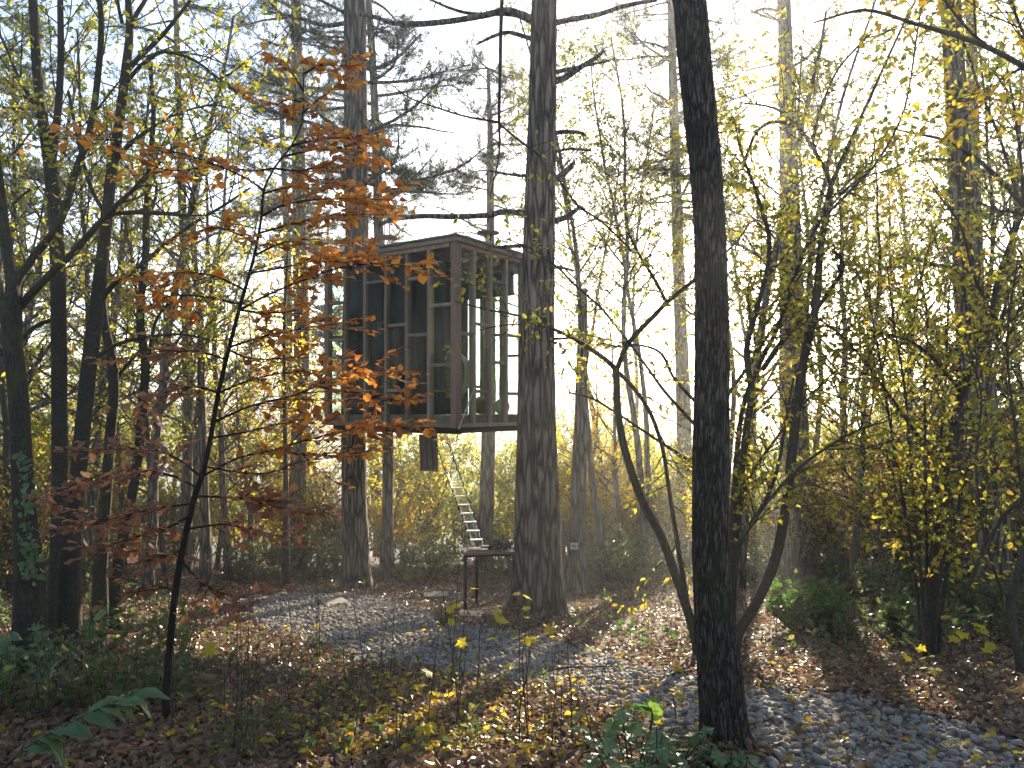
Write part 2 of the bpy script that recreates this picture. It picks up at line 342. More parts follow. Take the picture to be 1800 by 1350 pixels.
def maple(seed=0):
    r = np.random.default_rng(seed)
    ang = [180, 150, 118, 95, 72, 58, 42, 25, 0]; rad = [0.12, 0.42, 0.62, 0.42, 0.8, 0.55, 0.72, 0.58, 1.0]
    pts = [(rad[i], ang[i]) for i in range(9)] + [(rad[i], -ang[i]) for i in range(7, 0, -1)]
    V = [(0.45, 0, 0.0)]
    for q, a in pts:
        a = math.radians(a); V.append((0.45 + 0.55 * q * math.cos(a), 0.6 * q * math.sin(a), -0.1 * q * q + r.normal(0, 0.03)))
    n = len(pts); Fc = [(0, 1 + i, 1 + (i + 1) % n) for i in range(n)]
    return np.array(V), np.array(Fc)
def broad(seed=0, w=0.42, wave=0.05, droop=0.35, nx=9, ny=7, teeth=0.05):
    """a big veined leaf: a grid with a heart-shaped outline, wavy surface and toothed rim"""
    r = np.random.default_rng(seed); V = []; Fc = []
    for i in range(nx):
        x = i / (nx - 1); ww = w * (math.sin(math.pi * min(1, x * 0.9 + 0.12)) ** 0.75) * (1 + teeth * (1 if i % 2 else -1))
        if i == nx - 1: ww = 0.004
        for j in range(ny):
            t = j / (ny - 1) * 2 - 1
            xx = x - 0.10 * abs(t) * (1 - x) + 0.05 * abs(t)
            z = -droop * x * x + 0.10 * abs(t) * w + wave * math.sin(9 * x + 2.5 * abs(t) + seed) * abs(t) + r.normal(0, 0.008)
            if j % 2 and 0 < i < nx - 1: z += 0.02
            V.append((xx, t * ww, z))
    for i in range(nx - 1):
        for j in range(ny - 1):
            a = i * ny + j; Fc += [(a, a + 1, a + ny + 1), (a, a + ny + 1, a + ny)]
    return np.array(V), np.array(Fc)

KITE = kite(); OVATES = [ovate(0.12, -0.1, 0.33, 1), ovate(-0.1, 0.1, 0.36, 2), ovate(0.2, -0.2, 0.3, 3), ovate(0.05, 0.15, 0.35, 4)]
MAPLES = [maple(1), maple(2)]; HEXES = [hexleaf(.1, -.1), hexleaf(-.08, .12), hexleaf(.2, -.2)]

def frames(D, N):
    X = D / (np.linalg.norm(D, axis=1)[:, None] + 1e-9)
    Y = np.cross(N, X); Y /= np.linalg.norm(Y, axis=1)[:, None] + 1e-9
    return X, Y, np.cross(X, Y)

def scatter_leaves(mb, slots, shapes):
    """slots: rows (x,y,z, dx,dy,dz, nx,ny,nz, size)"""
    if not len(slots): return
    S = np.asarray(slots, float); k = len(shapes)
    for q in range(k):
        A = S[q::k]
        if not len(A): continue
        V0, F0 = shapes[q]
        X, Y, Z = frames(A[:, 3:6], A[:, 6:9]); s = A[:, 9][:, None, None]
        V = A[:, None, 0:3] + s * (V0[None, :, 0:1] * X[:, None] + V0[None, :, 1:2] * Y[:, None] + V0[None, :, 2:3] * Z[:, None])
        m = len(V0); Fc = (F0[None] + (np.arange(len(A)) * m)[:, None, None]).reshape(-1, 3)
        mb.add(V.reshape(-1, 3), Fc)

# ------------------------------------------------------------------ growth
UP = Vector((0, 0, 1))
def rnd_unit(rng):
    while True:
        v = Vector((rng.uniform(-1, 1), rng.uniform(-1, 1), rng.uniform(-1, 1)))
        if 0.05 < v.length < 1: return v.normalized()

def side_dir(rng, d, ang, flat):
    a = rnd_unit(rng)
    s = (a - d * a.dot(d))
    if flat: s.z *= (1 - flat)
    s = s - d * s.dot(d)
    if s.length < 1e-3: s = d.orthogonal()
    s.normalize()
    return (d * math.cos(ang) + s * math.sin(ang)).normalized()

def leaf_slot(rng, p, d, size, flat, droop, slots, ang=(0.5, 1.2)):
    dr = side_dir(rng, d, rng.uniform(*ang), flat); dr.z -= droop
    nrm = (UP * (0.35 + 2.2 * flat) + rnd_unit(rng) * (1.0 - 0.55 * flat))
    s = size * rng.uniform(0.5, 1.35)
    slots.append((p.x, p.y, p.z, dr.x, dr.y, dr.z, nrm.x, nrm.y, nrm.z, s))

def grow(rng, p, d, L, r, lev, prm, out, slots):
    n = max(3, min(8, int(L / prm.get('seg', 0.18)))); step = L / n; pts = [p.copy()]
    wob = prm['wob']; up = prm['up'][lev]
    dirs = []
    for i in range(n):
        d = (d + rnd_unit(rng) * wob + UP * up * step * 2).normalized(); p = p + d * step
        pts.append(p.copy()); dirs.append(d.copy())
    out.append((pts, [max(prm['rmin'], r * (1 - 0.7 * i / n)) for i in range(n + 1)], lev))
    last = lev + 1 >= len(prm['kids'])
    if not last:
        for _ in range(max(1, int(prm['kids'][lev] * L + rng.random()))):
            t = rng.uniform(prm.get('t0', 0.2), 1.0); i = min(n - 1, int(t * n)); q = pts[i].lerp(pts[i + 1], t * n - i)
            dd = side_dir(rng, dirs[i], rng.uniform(*prm['ang']), prm['flat'])
            grow(rng, q, dd, L * rng.uniform(*prm['ratio']) * (1.15 - 0.5 * t), r * 0.5, lev + 1, prm, out, slots)
    if lev >= prm['leaf_from']:
        cnt = prm['leaves'] * L; k = int(cnt + rng.random())
        for _ in range(k):
            t = rng.uniform(0.15, 1.0); i = min(n - 1, int(t * n)); q = pts[i].lerp(pts[i + 1], t * n - i)
            leaf_slot(rng, q, dirs[i], prm['size'], prm['flat'], prm['droop'], slots)

def tubes_into(mb, branches, kmain=6):
    for pts, rad, lev in branches: mb.tube(pts, rad, k=max(3, kmain - 2 * lev), cap=False)

def trace(pts, d, d1=None, sub=4, wig=0.0, seed=0):
    """photo-traced polyline (px,py[,halfwidth px]) -> world path + radii; depth runs from d to d1"""
    d1 = d if d1 is None else d1; n = len(pts); rng = random.Random(seed); rows = []
    for i, q in enumerate(pts):
        dd = d + (d1 - d) * i / max(1, n - 1) + (rng.uniform(-wig, wig) if 0 < i else 0)
        w = P(q[0], q[1], dd); r = (q[2] if len(q) > 2 else 2.0) / F * dd
        rows.append((w.x, w.y, w.z, r))
    A = smooth_path(rows, sub)
    return [Vector(a[:3]) for a in A], [max(0.0015, a[3]) for a in A]

def bark_rough(pts, k, seed, amp=0.06, fine=0.04, butt=0.0, nb=5):
    """ridged trunk cross-sections: real furrows and a flared, buttressed foot"""
    r = np.random.default_rng(seed); n = len(pts); a = np.arange(k) / k * 2 * math.pi; out = np.ones((n, k))
    z = np.array([p.z for p in pts]); z0 = z[0]
    for j in range(3, 9):
        ph = r.uniform(0, 6.28) + np.cumsum(r.normal(0, 0.12, n)); out += (amp / j * 1.6) * np.cos(j * a[None] + ph[:, None])
    f = r.normal(0, 1, k)[None] * 0.6 + 0.0
    g = r.normal(0, 1, (n, k)); g = (g + np.roll(g, 1, 0) + np.roll(g, -1, 0) + np.roll(g, 2, 0)) / 2
    out += fine * (f + g * 0.6)
    if butt:
        e = np.exp(-(z - z0) / 0.28)[:, None]; out += butt * e * (0.55 + 0.45 * np.cos(nb * a[None] + r.uniform(0, 6)))
    return out

def resample(pts, rad, step):
    A = np.array([(*p, r) for p, r in zip(pts, rad)]); s = np.concatenate([[0], np.cumsum(np.linalg.norm(np.diff(A[:, :3], axis=0), axis=1))])
    n = max(4, int(s[-1] / step)); t = np.linspace(0, s[-1], n)
    B = np.stack([np.interp(t, s, A[:, i]) for i in range(4)], -1)
    return [Vector(b[:3]) for b in B], list(B[:, 3])

def ground_foot(pts, rad, flare=1.25, sink=0.12):
    """make a traced trunk start just under the ground"""
    p = pts[0]; g = gz(p.x, p.y)
    b = Vector((p.x, p.y, min(p.z, g) - sink))
    if p.z - b.z > 0.02: return [b] + pts, [rad[0] * flare] + rad
    return pts, rad

def traced_tree(name, label, cat, trunk, d, d1=None, mat='grey_bark', bmat=None, limbs=(), twig=None, leafmat=None, shapes=None, seed=1,
                k=14, step=0.12, amp=0.05, fine=0.03, butt=0.0, group=None, trunk_twigs=None, foot=True):
    rng = random.Random(seed)
    pts, rad = trace(trunk, d, d1, 5, 0.0, seed)
    if foot: pts, rad = ground_foot(pts, rad)
    base = Vector((pts[0].x, pts[0].y, gz(pts[0].x, pts[0].y)))
    root = thing(name, label, cat, base, group)
    pts, rad = resample(pts, rad, step)
    mb = MB(); mb.tube(pts, rad, k=k, rough=bark_rough(pts, k, seed, amp, fine, butt)); mb.build('trunk', M[mat], root, base, True)
    br = MB(); slots = []; out = []
    for i, lb in enumerate(limbs):
        lp = lb['p']; ld = lb.get('d', d); lpts, lrad = trace(lp, ld, lb.get('d1', ld), 4, lb.get('wig', 0.08), seed * 31 + i)
        lm_ = MB(); lm_.tube(lpts, lrad, k=8 if lrad[0] > 0.012 else 6, cap=True); lm_.build('limb', M[bmat or mat], root, base, True)
        if twig and lb.get('tw', 1): spawn(rng, lpts, lrad, dict(twig, **lb.get('prm', {})), out, slots)
    if trunk_twigs: spawn(rng, pts[int(len(pts) * trunk_twigs.get('from', 0.3)):], rad, dict(twig or {}, **trunk_twigs), out, slots)
    tubes_into(br, out, 5)
    if br.n: br.build('twigs', M[bmat or mat], root, base, True)['kind'] = 'stuff'
    if slots:
        lm = MB(); scatter_leaves(lm, slots, shapes or HEXES); o = lm.build('crown', M[leafmat], root, base)
    return root

def spawn(rng, pts, rad, prm, out, slots):
    L = sum((pts[i + 1] - pts[i]).length for i in range(len(pts) - 1)); n = int(prm['rate'] * L + rng.random()); m = len(pts) - 1
    for _ in range(n):
        t = rng.uniform(prm.get('s0', 0.15), 1.0) * m; i = min(m - 1, int(t)); q = pts[i].lerp(pts[i + 1], t - i)
        d = (pts[i + 1] - pts[i]).normalized(); dd = side_dir(rng, d, rng.uniform(*prm['ang']), prm['flat'])
        grow(rng, q, dd, rng.uniform(*prm['len']), min(rad[i] * 0.6, prm['r']), 0, prm, out, slots)

def needle_mesh(mb, cent, dirs, rng, n=16, L=0.11, w=0.004, spread=1.0):
    C = np.repeat(np.asarray(cent), n, 0); D = np.repeat(np.asarray(dirs), n, 0)
    R = rng.normal(0, 1, C.shape); R /= np.linalg.norm(R, axis=1)[:, None]
    Dn = D + R * spread; Dn /= np.linalg.norm(Dn, axis=1)[:, None]
    W = np.cross(Dn, rng.normal(0, 1, C.shape)); W /= np.linalg.norm(W, axis=1)[:, None] + 1e-9
    ln = L * rng.uniform(0.7, 1.15, len(C))[:, None]; C = C + D * rng.uniform(-0.07, 0.03, (len(C), 1))
    V = np.stack([C - W * w, C + W * w, C + Dn * ln], 1).reshape(-1, 3)
    mb.add(V, np.arange(len(V)).reshape(-1, 3))

def pine_crown(rng, pts, rad, z0, z1, nb, blen, out, cent, dirs, dead=0.2, up=0.05, dense=1.0, az=None):
    zs = [p.z for p in pts]
    for b in range(nb):
        z = rng.uniform(z0, z1); i = min(range(len(pts)), key=lambda q: abs(zs[q] - z)); p = pts[i]
        a = rng.uniform(0, 6.283) if az is None else rng.uniform(*az)
        L = rng.uniform(*blen) * (1.1 - 0.5 * (z - z0) / max(0.1, z1 - z0)); d = Vector((math.cos(a), math.sin(a), rng.uniform(-0.15, 0.35))).normalized()
        isdead = rng.random() < dead; n = 7; q = p.copy(); bp = [q.copy()]; bd = []
        for s in range(n):
            d = (d + rnd_unit(rng) * 0.16 + UP * (up if s > 3 else -0.05)).normalized(); q = q + d * (L / n); bp.append(q.copy()); bd.append(d.copy())
        r0 = 0.012 + 0.012 * L; out.append((bp, [max(0.003, r0 * (1 - 0.75 * s / n)) for s in range(n + 1)], 0))
        for _ in range(int(L * (2.5 if isdead else 9 * dense))):
            t = rng.uniform(0.3, 1) * n; s = min(n - 1, int(t)); w = bp[s].lerp(bp[s + 1], t - s)
            dd = side_dir(rng, bd[s], rng.uniform(0.5, 1.2), 0.5); l2 = rng.uniform(0.15, 0.55)
            e = w + dd * l2 + UP * 0.05; out.append(([w, w.lerp(e, 0.5) + rnd_unit(rng) * 0.02, e], [0.005, 0.004, 0.002], 1))
            if not isdead:
                for f in (0.45, 0.7, 1.0):
                    c = w.lerp(e, f) + rnd_unit(rng) * 0.04; cent.append(tuple(c)); v = (dd + UP * 0.5).normalized(); dirs.append(tuple(v))

def traced_pine(name, label, trunk, d, d1=None, mat='pine_bark', crown=None, seed=1, k=20, step=0.14, amp=0.05, fine=0.04, butt=0.3, limbs=(), top=None, group=None):
    rng = random.Random(seed); nr = np.random.default_rng(seed)
    pts, rad = trace(trunk, d, d1, 5, 0, seed); pts, rad = ground_foot(pts, rad, 1.1)
    if top:   # the trunk goes on above the frame
        dv = (pts[-1] - pts[-6]).normalized(); pts.append(pts[-1] + dv * top); rad.append(rad[-1] * 0.35)
    base = Vector((pts[0].x, pts[0].y, gz(pts[0].x, pts[0].y))); root = thing(name, label, 'pine tree', base, group)
    pts, rad = resample(pts, rad, step)
    mb = MB(); mb.tube(pts, rad, k=k, rough=bark_rough(pts, k, seed, amp, fine, butt)); mb.build('trunk', M[mat], root, base, True)
    out = []; cent = []; dirs = []; br = MB()
    for i, lb in enumerate(limbs):
        lpts, lrad = trace(lb, d, d, 4, 0.12, seed * 17 + i); lm_ = MB(); lm_.tube(lpts, lrad, k=8); lm_.build('limb', M['grey_bark'], root, base, True)
        for _ in range(int(4 + len(lpts) * 0.6)):
            j = rng.randrange(2, len(lpts) - 1); dd = side_dir(rng, (lpts[j + 1] - lpts[j]).normalized(), rng.uniform(0.7, 1.5), 0.0); l2 = rng.uniform(0.05, 0.28)
            out.append(([lpts[j], lpts[j] + dd * l2 * 0.5 + rnd_unit(rng) * 0.02, lpts[j] + dd * l2 + rnd_unit(rng) * 0.03], [0.006, 0.004, 0.002], 1))
    for c in (crown or []): pine_crown(rng, pts, rad, *c['z'], c['n'], c['len'], out, cent, dirs, c.get('dead', 0.15), c.get('up', 0.06), c.get('dense', 1.0), c.get('az'))
    tubes_into(br, out, 5)
    if br.n: br.build('twigs', M['grey_bark'], root, base, True)['kind'] = 'stuff'
    if cent:
        nm = MB(); needle_mesh(nm, cent, dirs, nr, crown[0].get('needles', 16), crown[0].get('nl', 0.11), crown[0].get('w', 0.004)); nm.build('crown', M['needles'], root, base)
    return root

# ------------------------------------------------------------------ ground, far hill, gravel path, haze
def axis(lo, hi, a, b, fine, grow_f=1.22):
    v = list(np.arange(a, b + 1e-6, fine)); s = fine; x = a
    left = []
    while x > lo: s *= grow_f; x -= s; left.append(max(x, lo))
    s = fine; x = v[-1]; right = []
    while x < hi: s *= grow_f; x += min(s, 9); right.append(min(x, hi))
    return np.array(left[::-1] + v + right)
gx = axis(-200, 200, -7.5, 7.5, 0.14); gy = axis(-35, 255, 2.6, 13.0, 0.14)
mb = MB(); Vg = [(x, y, gz(x, y)) for y in gy for x in gx]; nx_, ny_ = len(gx), len(gy)
ii = np.arange(nx_ * ny_).reshape(ny_, nx_)
mb.add(Vg, np.stack([ii[:-1, :-1], ii[:-1, 1:], ii[1:, 1:], ii[1:, :-1]], -1).reshape(-1, 4))
tag(mb.build('ground', M['ground'], None, None, True), 'brown forest floor sloping gently down to the trees', kind='structure')

path_up = [(1960, 1370), (1800, 1308), (1650, 1262), (1480, 1222), (1310, 1208), (1200, 1188), (1100, 1163), (1000, 1134), (900, 1112), (800, 1098), (740, 1073), (690, 1052), (610, 1046), (520, 1044), (420, 1050)]
path_lo = [(400, 1072), (470, 1108), (560, 1132), (640, 1168), (760, 1178), (880, 1196), (1000, 1222), (1110, 1262), (1180, 1312), (1260, 1352), (1420, 1420), (1700, 1520), (2100, 1600)]
poly = [GP(*q) for q in path_up + path_lo]
PX = np.array([(p.x, p.y) for p in poly])
def in_path(x, y):
    c = False; n = len(PX); j = n - 1
    for i in range(n):
        xi, yi = PX[i]; xj, yj = PX[j]
        if (yi > y) != (yj > y) and x < (xj - xi) * (y - yi) / (yj - yi) + xi: c = not c
        j = i
    return c
# the bed of the path: a thin sheet just over the ground
bed = MB(); st = 0.13; x0, y0 = PX.min(0); x1, y1 = PX.max(0)
for a in np.arange(x0, x1, st):
    for b in np.arange(y0, y1, st):
        if in_path(a + st / 2, b + st / 2):
            bed.add([(a, b, gz(a, b) + .006), (a + st, b, gz(a + st, b) + .006), (a + st, b + st, gz(a + st, b + st) + .006), (a, b + st, gz(a, b + st) + .006)], [(0, 1, 2, 3)])
path = tag(bed.build('gravel_path', M['gravel_bed'], None, None, False), 'grey gravel path of loose stones winding past the table', kind='structure')

def ico():
    t = (1 + 5 ** .5) / 2
    V = [(-1, t, 0), (1, t, 0), (-1, -t, 0), (1, -t, 0), (0, -1, t), (0, 1, t), (0, -1, -t), (0, 1, -t), (t, 0, -1), (t, 0, 1), (-t, 0, -1), (-t, 0, 1)]
    Fc = [(0, 11, 5), (0, 5, 1), (0, 1, 7), (0, 7, 10), (0, 10, 11), (1, 5, 9), (5, 11, 4), (11, 10, 2), (10, 7, 6), (7, 1, 8), (3, 9, 4), (3, 4, 2), (3, 2, 6), (3, 6, 8), (3, 8, 9), (4, 9, 5), (2, 4, 11), (6, 2, 10), (8, 6, 7), (9, 8, 1)]
    V = [np.array(v) / np.linalg.norm(v) for v in V]; mid = {}; F2 = []
    def m(a, b):
        k = (min(a, b), max(a, b))
        if k not in mid: q = V[a] + V[b]; V.append(q / np.linalg.norm(q)); mid[k] = len(V) - 1
        return mid[k]
    for a, b, c in Fc:
        x, y, z = m(a, b), m(b, c), m(c, a); F2 += [(a, x, z), (b, y, x), (c, z, y), (x, y, z)]
    return np.array(V), np.array(F2), np.array(Fc)
IV, IF, IF0 = ico()
def stone_shape(seed):
    r = np.random.default_rng(seed); V = IV.copy()
    for _ in range(7):      # cut flats, so that the stones are angular but worn
        n = r.normal(0, 1, 3); n /= np.linalg.norm(n); c = r.uniform(0.55, 0.85); dd = V @ n; V = V - np.outer(np.maximum(dd - c, 0) * 0.9, n)
    V *= np.array([1.0, r.uniform(0.65, 0.95), r.uniform(0.5, 0.75)]); return V + r.normal(0, 0.03, V.shape)
SH = [stone_shape(s) for s in range(9)]
rng = random.Random(5); stones = []
for _ in range(46000):
    a, b = rng.uniform(x0, x1), rng.uniform(y0, y1)
    if b > 2.3 and in_path(a + rng.gauss(0, .05), b + rng.gauss(0, .05)) and abs(a) / b < 0.72:
        s = rng.choice((0.011, 0.015, 0.018, 0.021, 0.03)) * rng.uniform(0.8, 1.2)
        stones.append((a, b, gz(a, b) + s * rng.uniform(0.2, 0.75), s, rng.uniform(0, 6.28), rng.uniform(-.5, .5), rng.uniform(-.5, .5)))
vis = lambda q: (F * (EZ - q[2]) / q[1] + HY < 1350) and abs(q[0] / q[1]) < 0.66 and not (1225 < CX + F * q[0] / q[1] < 1315 and q[1] > 3.6)
stones.sort(key=lambda q: (0 if vis(q) else 1, -q[3] / q[1]))
sme = []
for k, V in enumerate(SH):
    m_ = MB(); m_.add(V, IF); me = m_.mesh('stone', None, True); me.materials.append(M['stone']); sme.append(me)
for k, q in enumerate(stones[:300]):
    o = bpy.data.objects.new('stone', sme[k % 9]); col.objects.link(o); o.parent = path
    o.location = q[:3]; o.scale = (q[3],) * 3; o.rotation_euler = (q[5], q[6], q[4])
rest = MB()
for k, q in enumerate(stones[300:]):
    R = np.array(Matrix.Rotation(q[4], 3, 'Z') @ Matrix.Rotation(q[5], 3, 'X') @ Matrix.Rotation(q[6], 3, 'Y'))
    if k < 2200: rest.add(SH[k % 9] @ R.T * q[3] + np.array(q[:3]), IF)
    else: rest.add(SH[k % 9][:12] @ R.T * q[3] + np.array(q[:3]), IF0)
tag(rest.build('gravel', M['stone'], path, None, True), kind='stuff')

# woods on the far side of the valley
rng = random.Random(8); slots = []
for _ in range(900):
    y = rng.uniform(95, 235); x = rng.uniform(-0.85, 0.85) * y
    if abs(x) > 190: continue
    g = gz(x, y); h = rng.uniform(4, 6.5)
    for _ in range(26):
        p = Vector((x + rng.gauss(0, 1.5), y + rng.gauss(0, 1.5), g + h * rng.uniform(0.2, 1))); v = rnd_unit(rng); n = rnd_unit(rng)
        slots.append((*p, *v, *n, rng.uniform(0.5, 1.2)))
wm = MB(); scatter_leaves(wm, slots, [KITE])
tag(wm.build('hillside_woods', M['hill_leaf']), 'pale misty woods on the far side of the valley', 'woods', kind='stuff')

# the morning haze: one closed box of even air round camera, ground and trees
hb = MB(); hb.box((0, 110.0, -1.5), (202, 0, 0), (0, 147.0, 0), (0, 0, 21.0))
hm, nd, lk, out = new_mat('haze_air'); pv = nd.new('ShaderNodeVolumePrincipled')
pv.inputs['Color'].default_value = (0.96, 0.98, 1.0, 1); pv.inputs['Density'].default_value = HAZE; pv.inputs['Anisotropy'].default_value = 0.62
lk.new(pv.outputs[0], out.inputs['Volume'])
tag(hb.build('haze', hm), 'thin sunlit morning haze among the trees', kind='stuff')

# ------------------------------------------------------------------ the glass treehouse
U = Vector((-0.82, 0.572, 0)).normalized(); W = Vector((-U.y, U.x, 0)) * -1     # along the dark face / along the bright face
C0 = Vector(((801 - CX) / F * 9.64, 9.64, 0)); LA, LB = 2.42, 2.2
ZB, ZT = 2.236, 4.607
def aL(px): k = (px - CX) / F; return (k * C0.y - C0.x) / (U.x - k * U.y)
def bL(px): k = (px - CX) / F; return (k * C0.y - C0.x) / (W.x - k * W.y)
def zA(px, py): return EZ - (py - HY) / F * (C0.y + U.y * aL(px))
def zBf(px, py): return EZ - (py - HY) / F * (C0.y + W.y * bL(px))
def L3(a, b, z): return C0 + U * a + W * b + Vector((0, 0, z))
th = thing('treehouse', 'glass-walled timber treehouse cube hung high between two pines', 'treehouse', L3(LA / 2, LB / 2, ZB))
TO = th.location.copy()
def tb(name, a0, a1, b0, b1, z0, z1, mat, parent=None, bev=True):
    m_ = MB(); m_.box(L3((a0 + a1) / 2, (b0 + b1) / 2, (z0 + z1) / 2), U * ((a1 - a0) / 2), W * ((b1 - b0) / 2), Vector((0, 0, (z1 - z0) / 2)))
    o = m_.build(name, M[mat], parent or th, TO)
    if bev and min(a1 - a0, b1 - b0, z1 - z0) > 0.02:
        bv = o.modifiers.new('bevel', 'BEVEL'); bv.width = 0.004; bv.segments = 1
    return o
def part(name):
    e = bpy.data.objects.new(name, None); col.objects.link(e); e.parent = th; e.empty_display_size = .1; return e
p_floor, p_roof, p_closet = part('floor'), part('roof'), part('closet')
tb('floor_deck', .06, LA - .06, .06, LB - .06, ZB + .02, ZB + .155, 'frame', p_floor)
tb('floor_beam', .1, LA - .05, .12, .24, ZB - .085, ZB + .018, 'steel', p_floor); tb('floor_beam', .1, LA - .05, LB - .24, LB - .12, ZB - .085, ZB + .018, 'steel', p_floor)
tb('floor_beam', .12, .24, .25, LB - .25, ZB - .08, ZB + .016, 'steel', p_floor); tb('floor_beam', LA - .2, LA - .1, .25, LB - .25, ZB - .08, ZB + .016, 'steel', p_floor)
tb('floor_underside', .07, LA - .07, .07, LB - .07, ZB + .001, ZB + .017, 'black', p_floor)
for nm, z0, z1 in (('bottom_plate', ZB, ZB + .05), ('top_plate', ZT - .085, ZT)):
    tb(nm, .105, LA - .06, 0, .085, z0, z1, 'frame'); tb(nm, .002, .085, .105, LB - .06, z0, z1, 'frame')
    tb(nm, .09, LA - .06, LB - .085, LB - .003, z0, z1, 'frame'); tb(nm, LA - .085, LA - .003, .09, LB - .09, z0, z1, 'frame')
tb('roof_fascia', -.03, LA + .03, -.03, .0, ZT - .03, ZT + .03, 'frame', p_roof); tb('roof_fascia', -.03, .0, .002, LB + .03, ZT - .03, ZT + .03, 'frame', p_roof)
for k in range(9):      # roof boards
    tb('roof_board', -.05 + k * (LA + .1) / 9, -.05 + (k + 1) * (LA + .1) / 9 - .006, -.055, LB + .05, ZT + .033, ZT + .062 + .002 * (k % 2), 'roof', p_roof)
tb('ceiling', .09, LA - .09, .09, LB - .09, ZT - .012, ZT + .024, 'pink', p_roof, bev=False)
tb('corner_post', -.004, aL(792), -.004, bL(811), ZB - .006, ZT - .002, 'frame_red')
tb('corner_post', LA - .075, LA + .004, -.003, .085, ZB, ZT - .002, 'frame'); tb('corner_post', -.003, .085, LB - .085, LB + .003, ZB, ZT - .002, 'frame'); tb('corner_post', LA - .085, LA + .004, LB - .085, LB + .004, ZB, ZT - .002, 'frame')
lst = [aL(q) for q in (752.5, 713.5, 677, 640, 605)]; rst = [bL(q) for q in (835.5, 864.5, 892, 921, 948)]
for i, a in enumerate(lst): tb('stud', a - .026, a + .026, .003, .09, ZB + .05, ZT - .085, 'frame')
for b in rst: tb('stud', .003, .09, b - .026, b + .026, ZB + .05, ZT - .085, 'frame')
o = tb('painted_sun_strip', lst[0] - .034, lst[0] - .0265, .012, .08, zA(756, 622), zA(756, 502), 'sun_painted_timber', bev=False); o['label'] = 'painted strip of sunlight on a stud'  # thin strip coloured bright to stand for sun on the stud's side
le = [aL(792)] + lst + [LA - .075]; re_ = [bL(811)] + rst + [LB - .085]
lrail = {0: (535, 641), 1: (488, 588), 2: (571, 686), 3: (495,), 4: (577,), 5: (532, 597)}
rrail = {0: (586,), 1: (570, 688), 2: (495, 637), 3: (590, 692), 4: (540,), 5: (620,)}
lpx = [776, 735, 697, 659, 621, 592]; rpx = [822, 850, 878, 906, 935, 955]
for i in range(6):
    wa, wb = part('window'), part('window')
    a0, a1 = le[i] + (.026 if i else 0), le[i + 1] - (.026 if i < 5 else 0)
    zz = sorted([zA(lpx[i], y) for y in lrail[i]]); ed = [ZB + .05] + zz + [ZT - .085]
    for z in zz: tb('rail', a0, a1, .012, .078, z - .02, z + .02, 'frame', wa)
    for q in range(len(ed) - 1): tb('pane', a0 - .004, a1 + .004, .046, .052, ed[q] + (.018 if q else -.004), ed[q + 1] - (.018 if q < len(ed) - 2 else -.004), 'glass', wa, bev=False)
    b0, b1 = re_[i] + (.026 if i else 0), re_[i + 1] - (.026 if i < 5 else 0)
    zz = sorted([zBf(rpx[i], y) for y in rrail[i]]); ed = [ZB + .05] + zz + [ZT - .085]
    for z in zz: tb('rail', .012, .078, b0, b1, z - .02, z + .02, 'frame', wb)
    for q in range(len(ed) - 1): tb('pane', .046, .052, b0 - .004, b1 + .004, ed[q] + (.018 if q else -.004), ed[q + 1] - (.018 if q < len(ed) - 2 else -.004), 'glass', wb, bev=False)
for k in range(1, 6):     # the two far faces
    a = .085 + (LA - .17) * k / 6; b = .085 + (LB - .17) * k / 6
    tb('stud', a - .024, a + .024, LB - .085, LB - .005, ZB + .05, ZT - .085, 'frame'); tb('stud', LA - .085, LA - .005, b - .024, b + .024, ZB + .05, ZT - .085, 'frame')
rb = random.Random(3)
for k in range(6):
    wa, wb = part('window'), part('window')
    a0 = .085 + (LA - .17) * k / 6 + (.024 if k else 0); a1 = .085 + (LA - .17) * (k + 1) / 6 - (.024 if k < 5 else 0)
    b0 = .085 + (LB - .17) * k / 6 + (.024 if k else 0); b1 = .085 + (LB - .17) * (k + 1) / 6 - (.024 if k < 5 else 0)
    z = rb.uniform(2.8, 4.1); z2 = rb.uniform(2.8, 4.1)
    tb('rail', a0, a1, LB - .08, LB - .012, z - .02, z + .02, 'frame', wa); tb('rail', LA - .08, LA - .012, b0, b1, z2 - .02, z2 + .02, 'frame', wb)
    for e0, e1 in ((ZB + .046, z - .018), (z + .018, ZT - .08)): tb('pane', a0 - .004, a1 + .004, LB - .05, LB - .044, e0, e1, 'glass', wa, bev=False)
    for e0, e1 in ((ZB + .046, z2 - .018), (z2 + .018, ZT - .08)): tb('pane', LA - .05, LA - .044, b0 - .004, b1 + .004, e0, e1, 'glass', wb, bev=False)
# dark built-in closet behind the long face, blind and inner ceiling joists
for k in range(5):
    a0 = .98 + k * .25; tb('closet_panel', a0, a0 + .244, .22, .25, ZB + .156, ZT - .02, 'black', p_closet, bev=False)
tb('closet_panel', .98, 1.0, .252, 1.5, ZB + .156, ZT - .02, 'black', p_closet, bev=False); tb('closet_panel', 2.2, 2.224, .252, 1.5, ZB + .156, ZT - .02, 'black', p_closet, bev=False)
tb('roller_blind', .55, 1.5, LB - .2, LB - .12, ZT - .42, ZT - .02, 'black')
for b in (.6, 1.2, 1.75): tb('ceiling_joist', .1, .97, b - .03, b + .03, ZT - .1, ZT - .014, 'frame', p_roof)
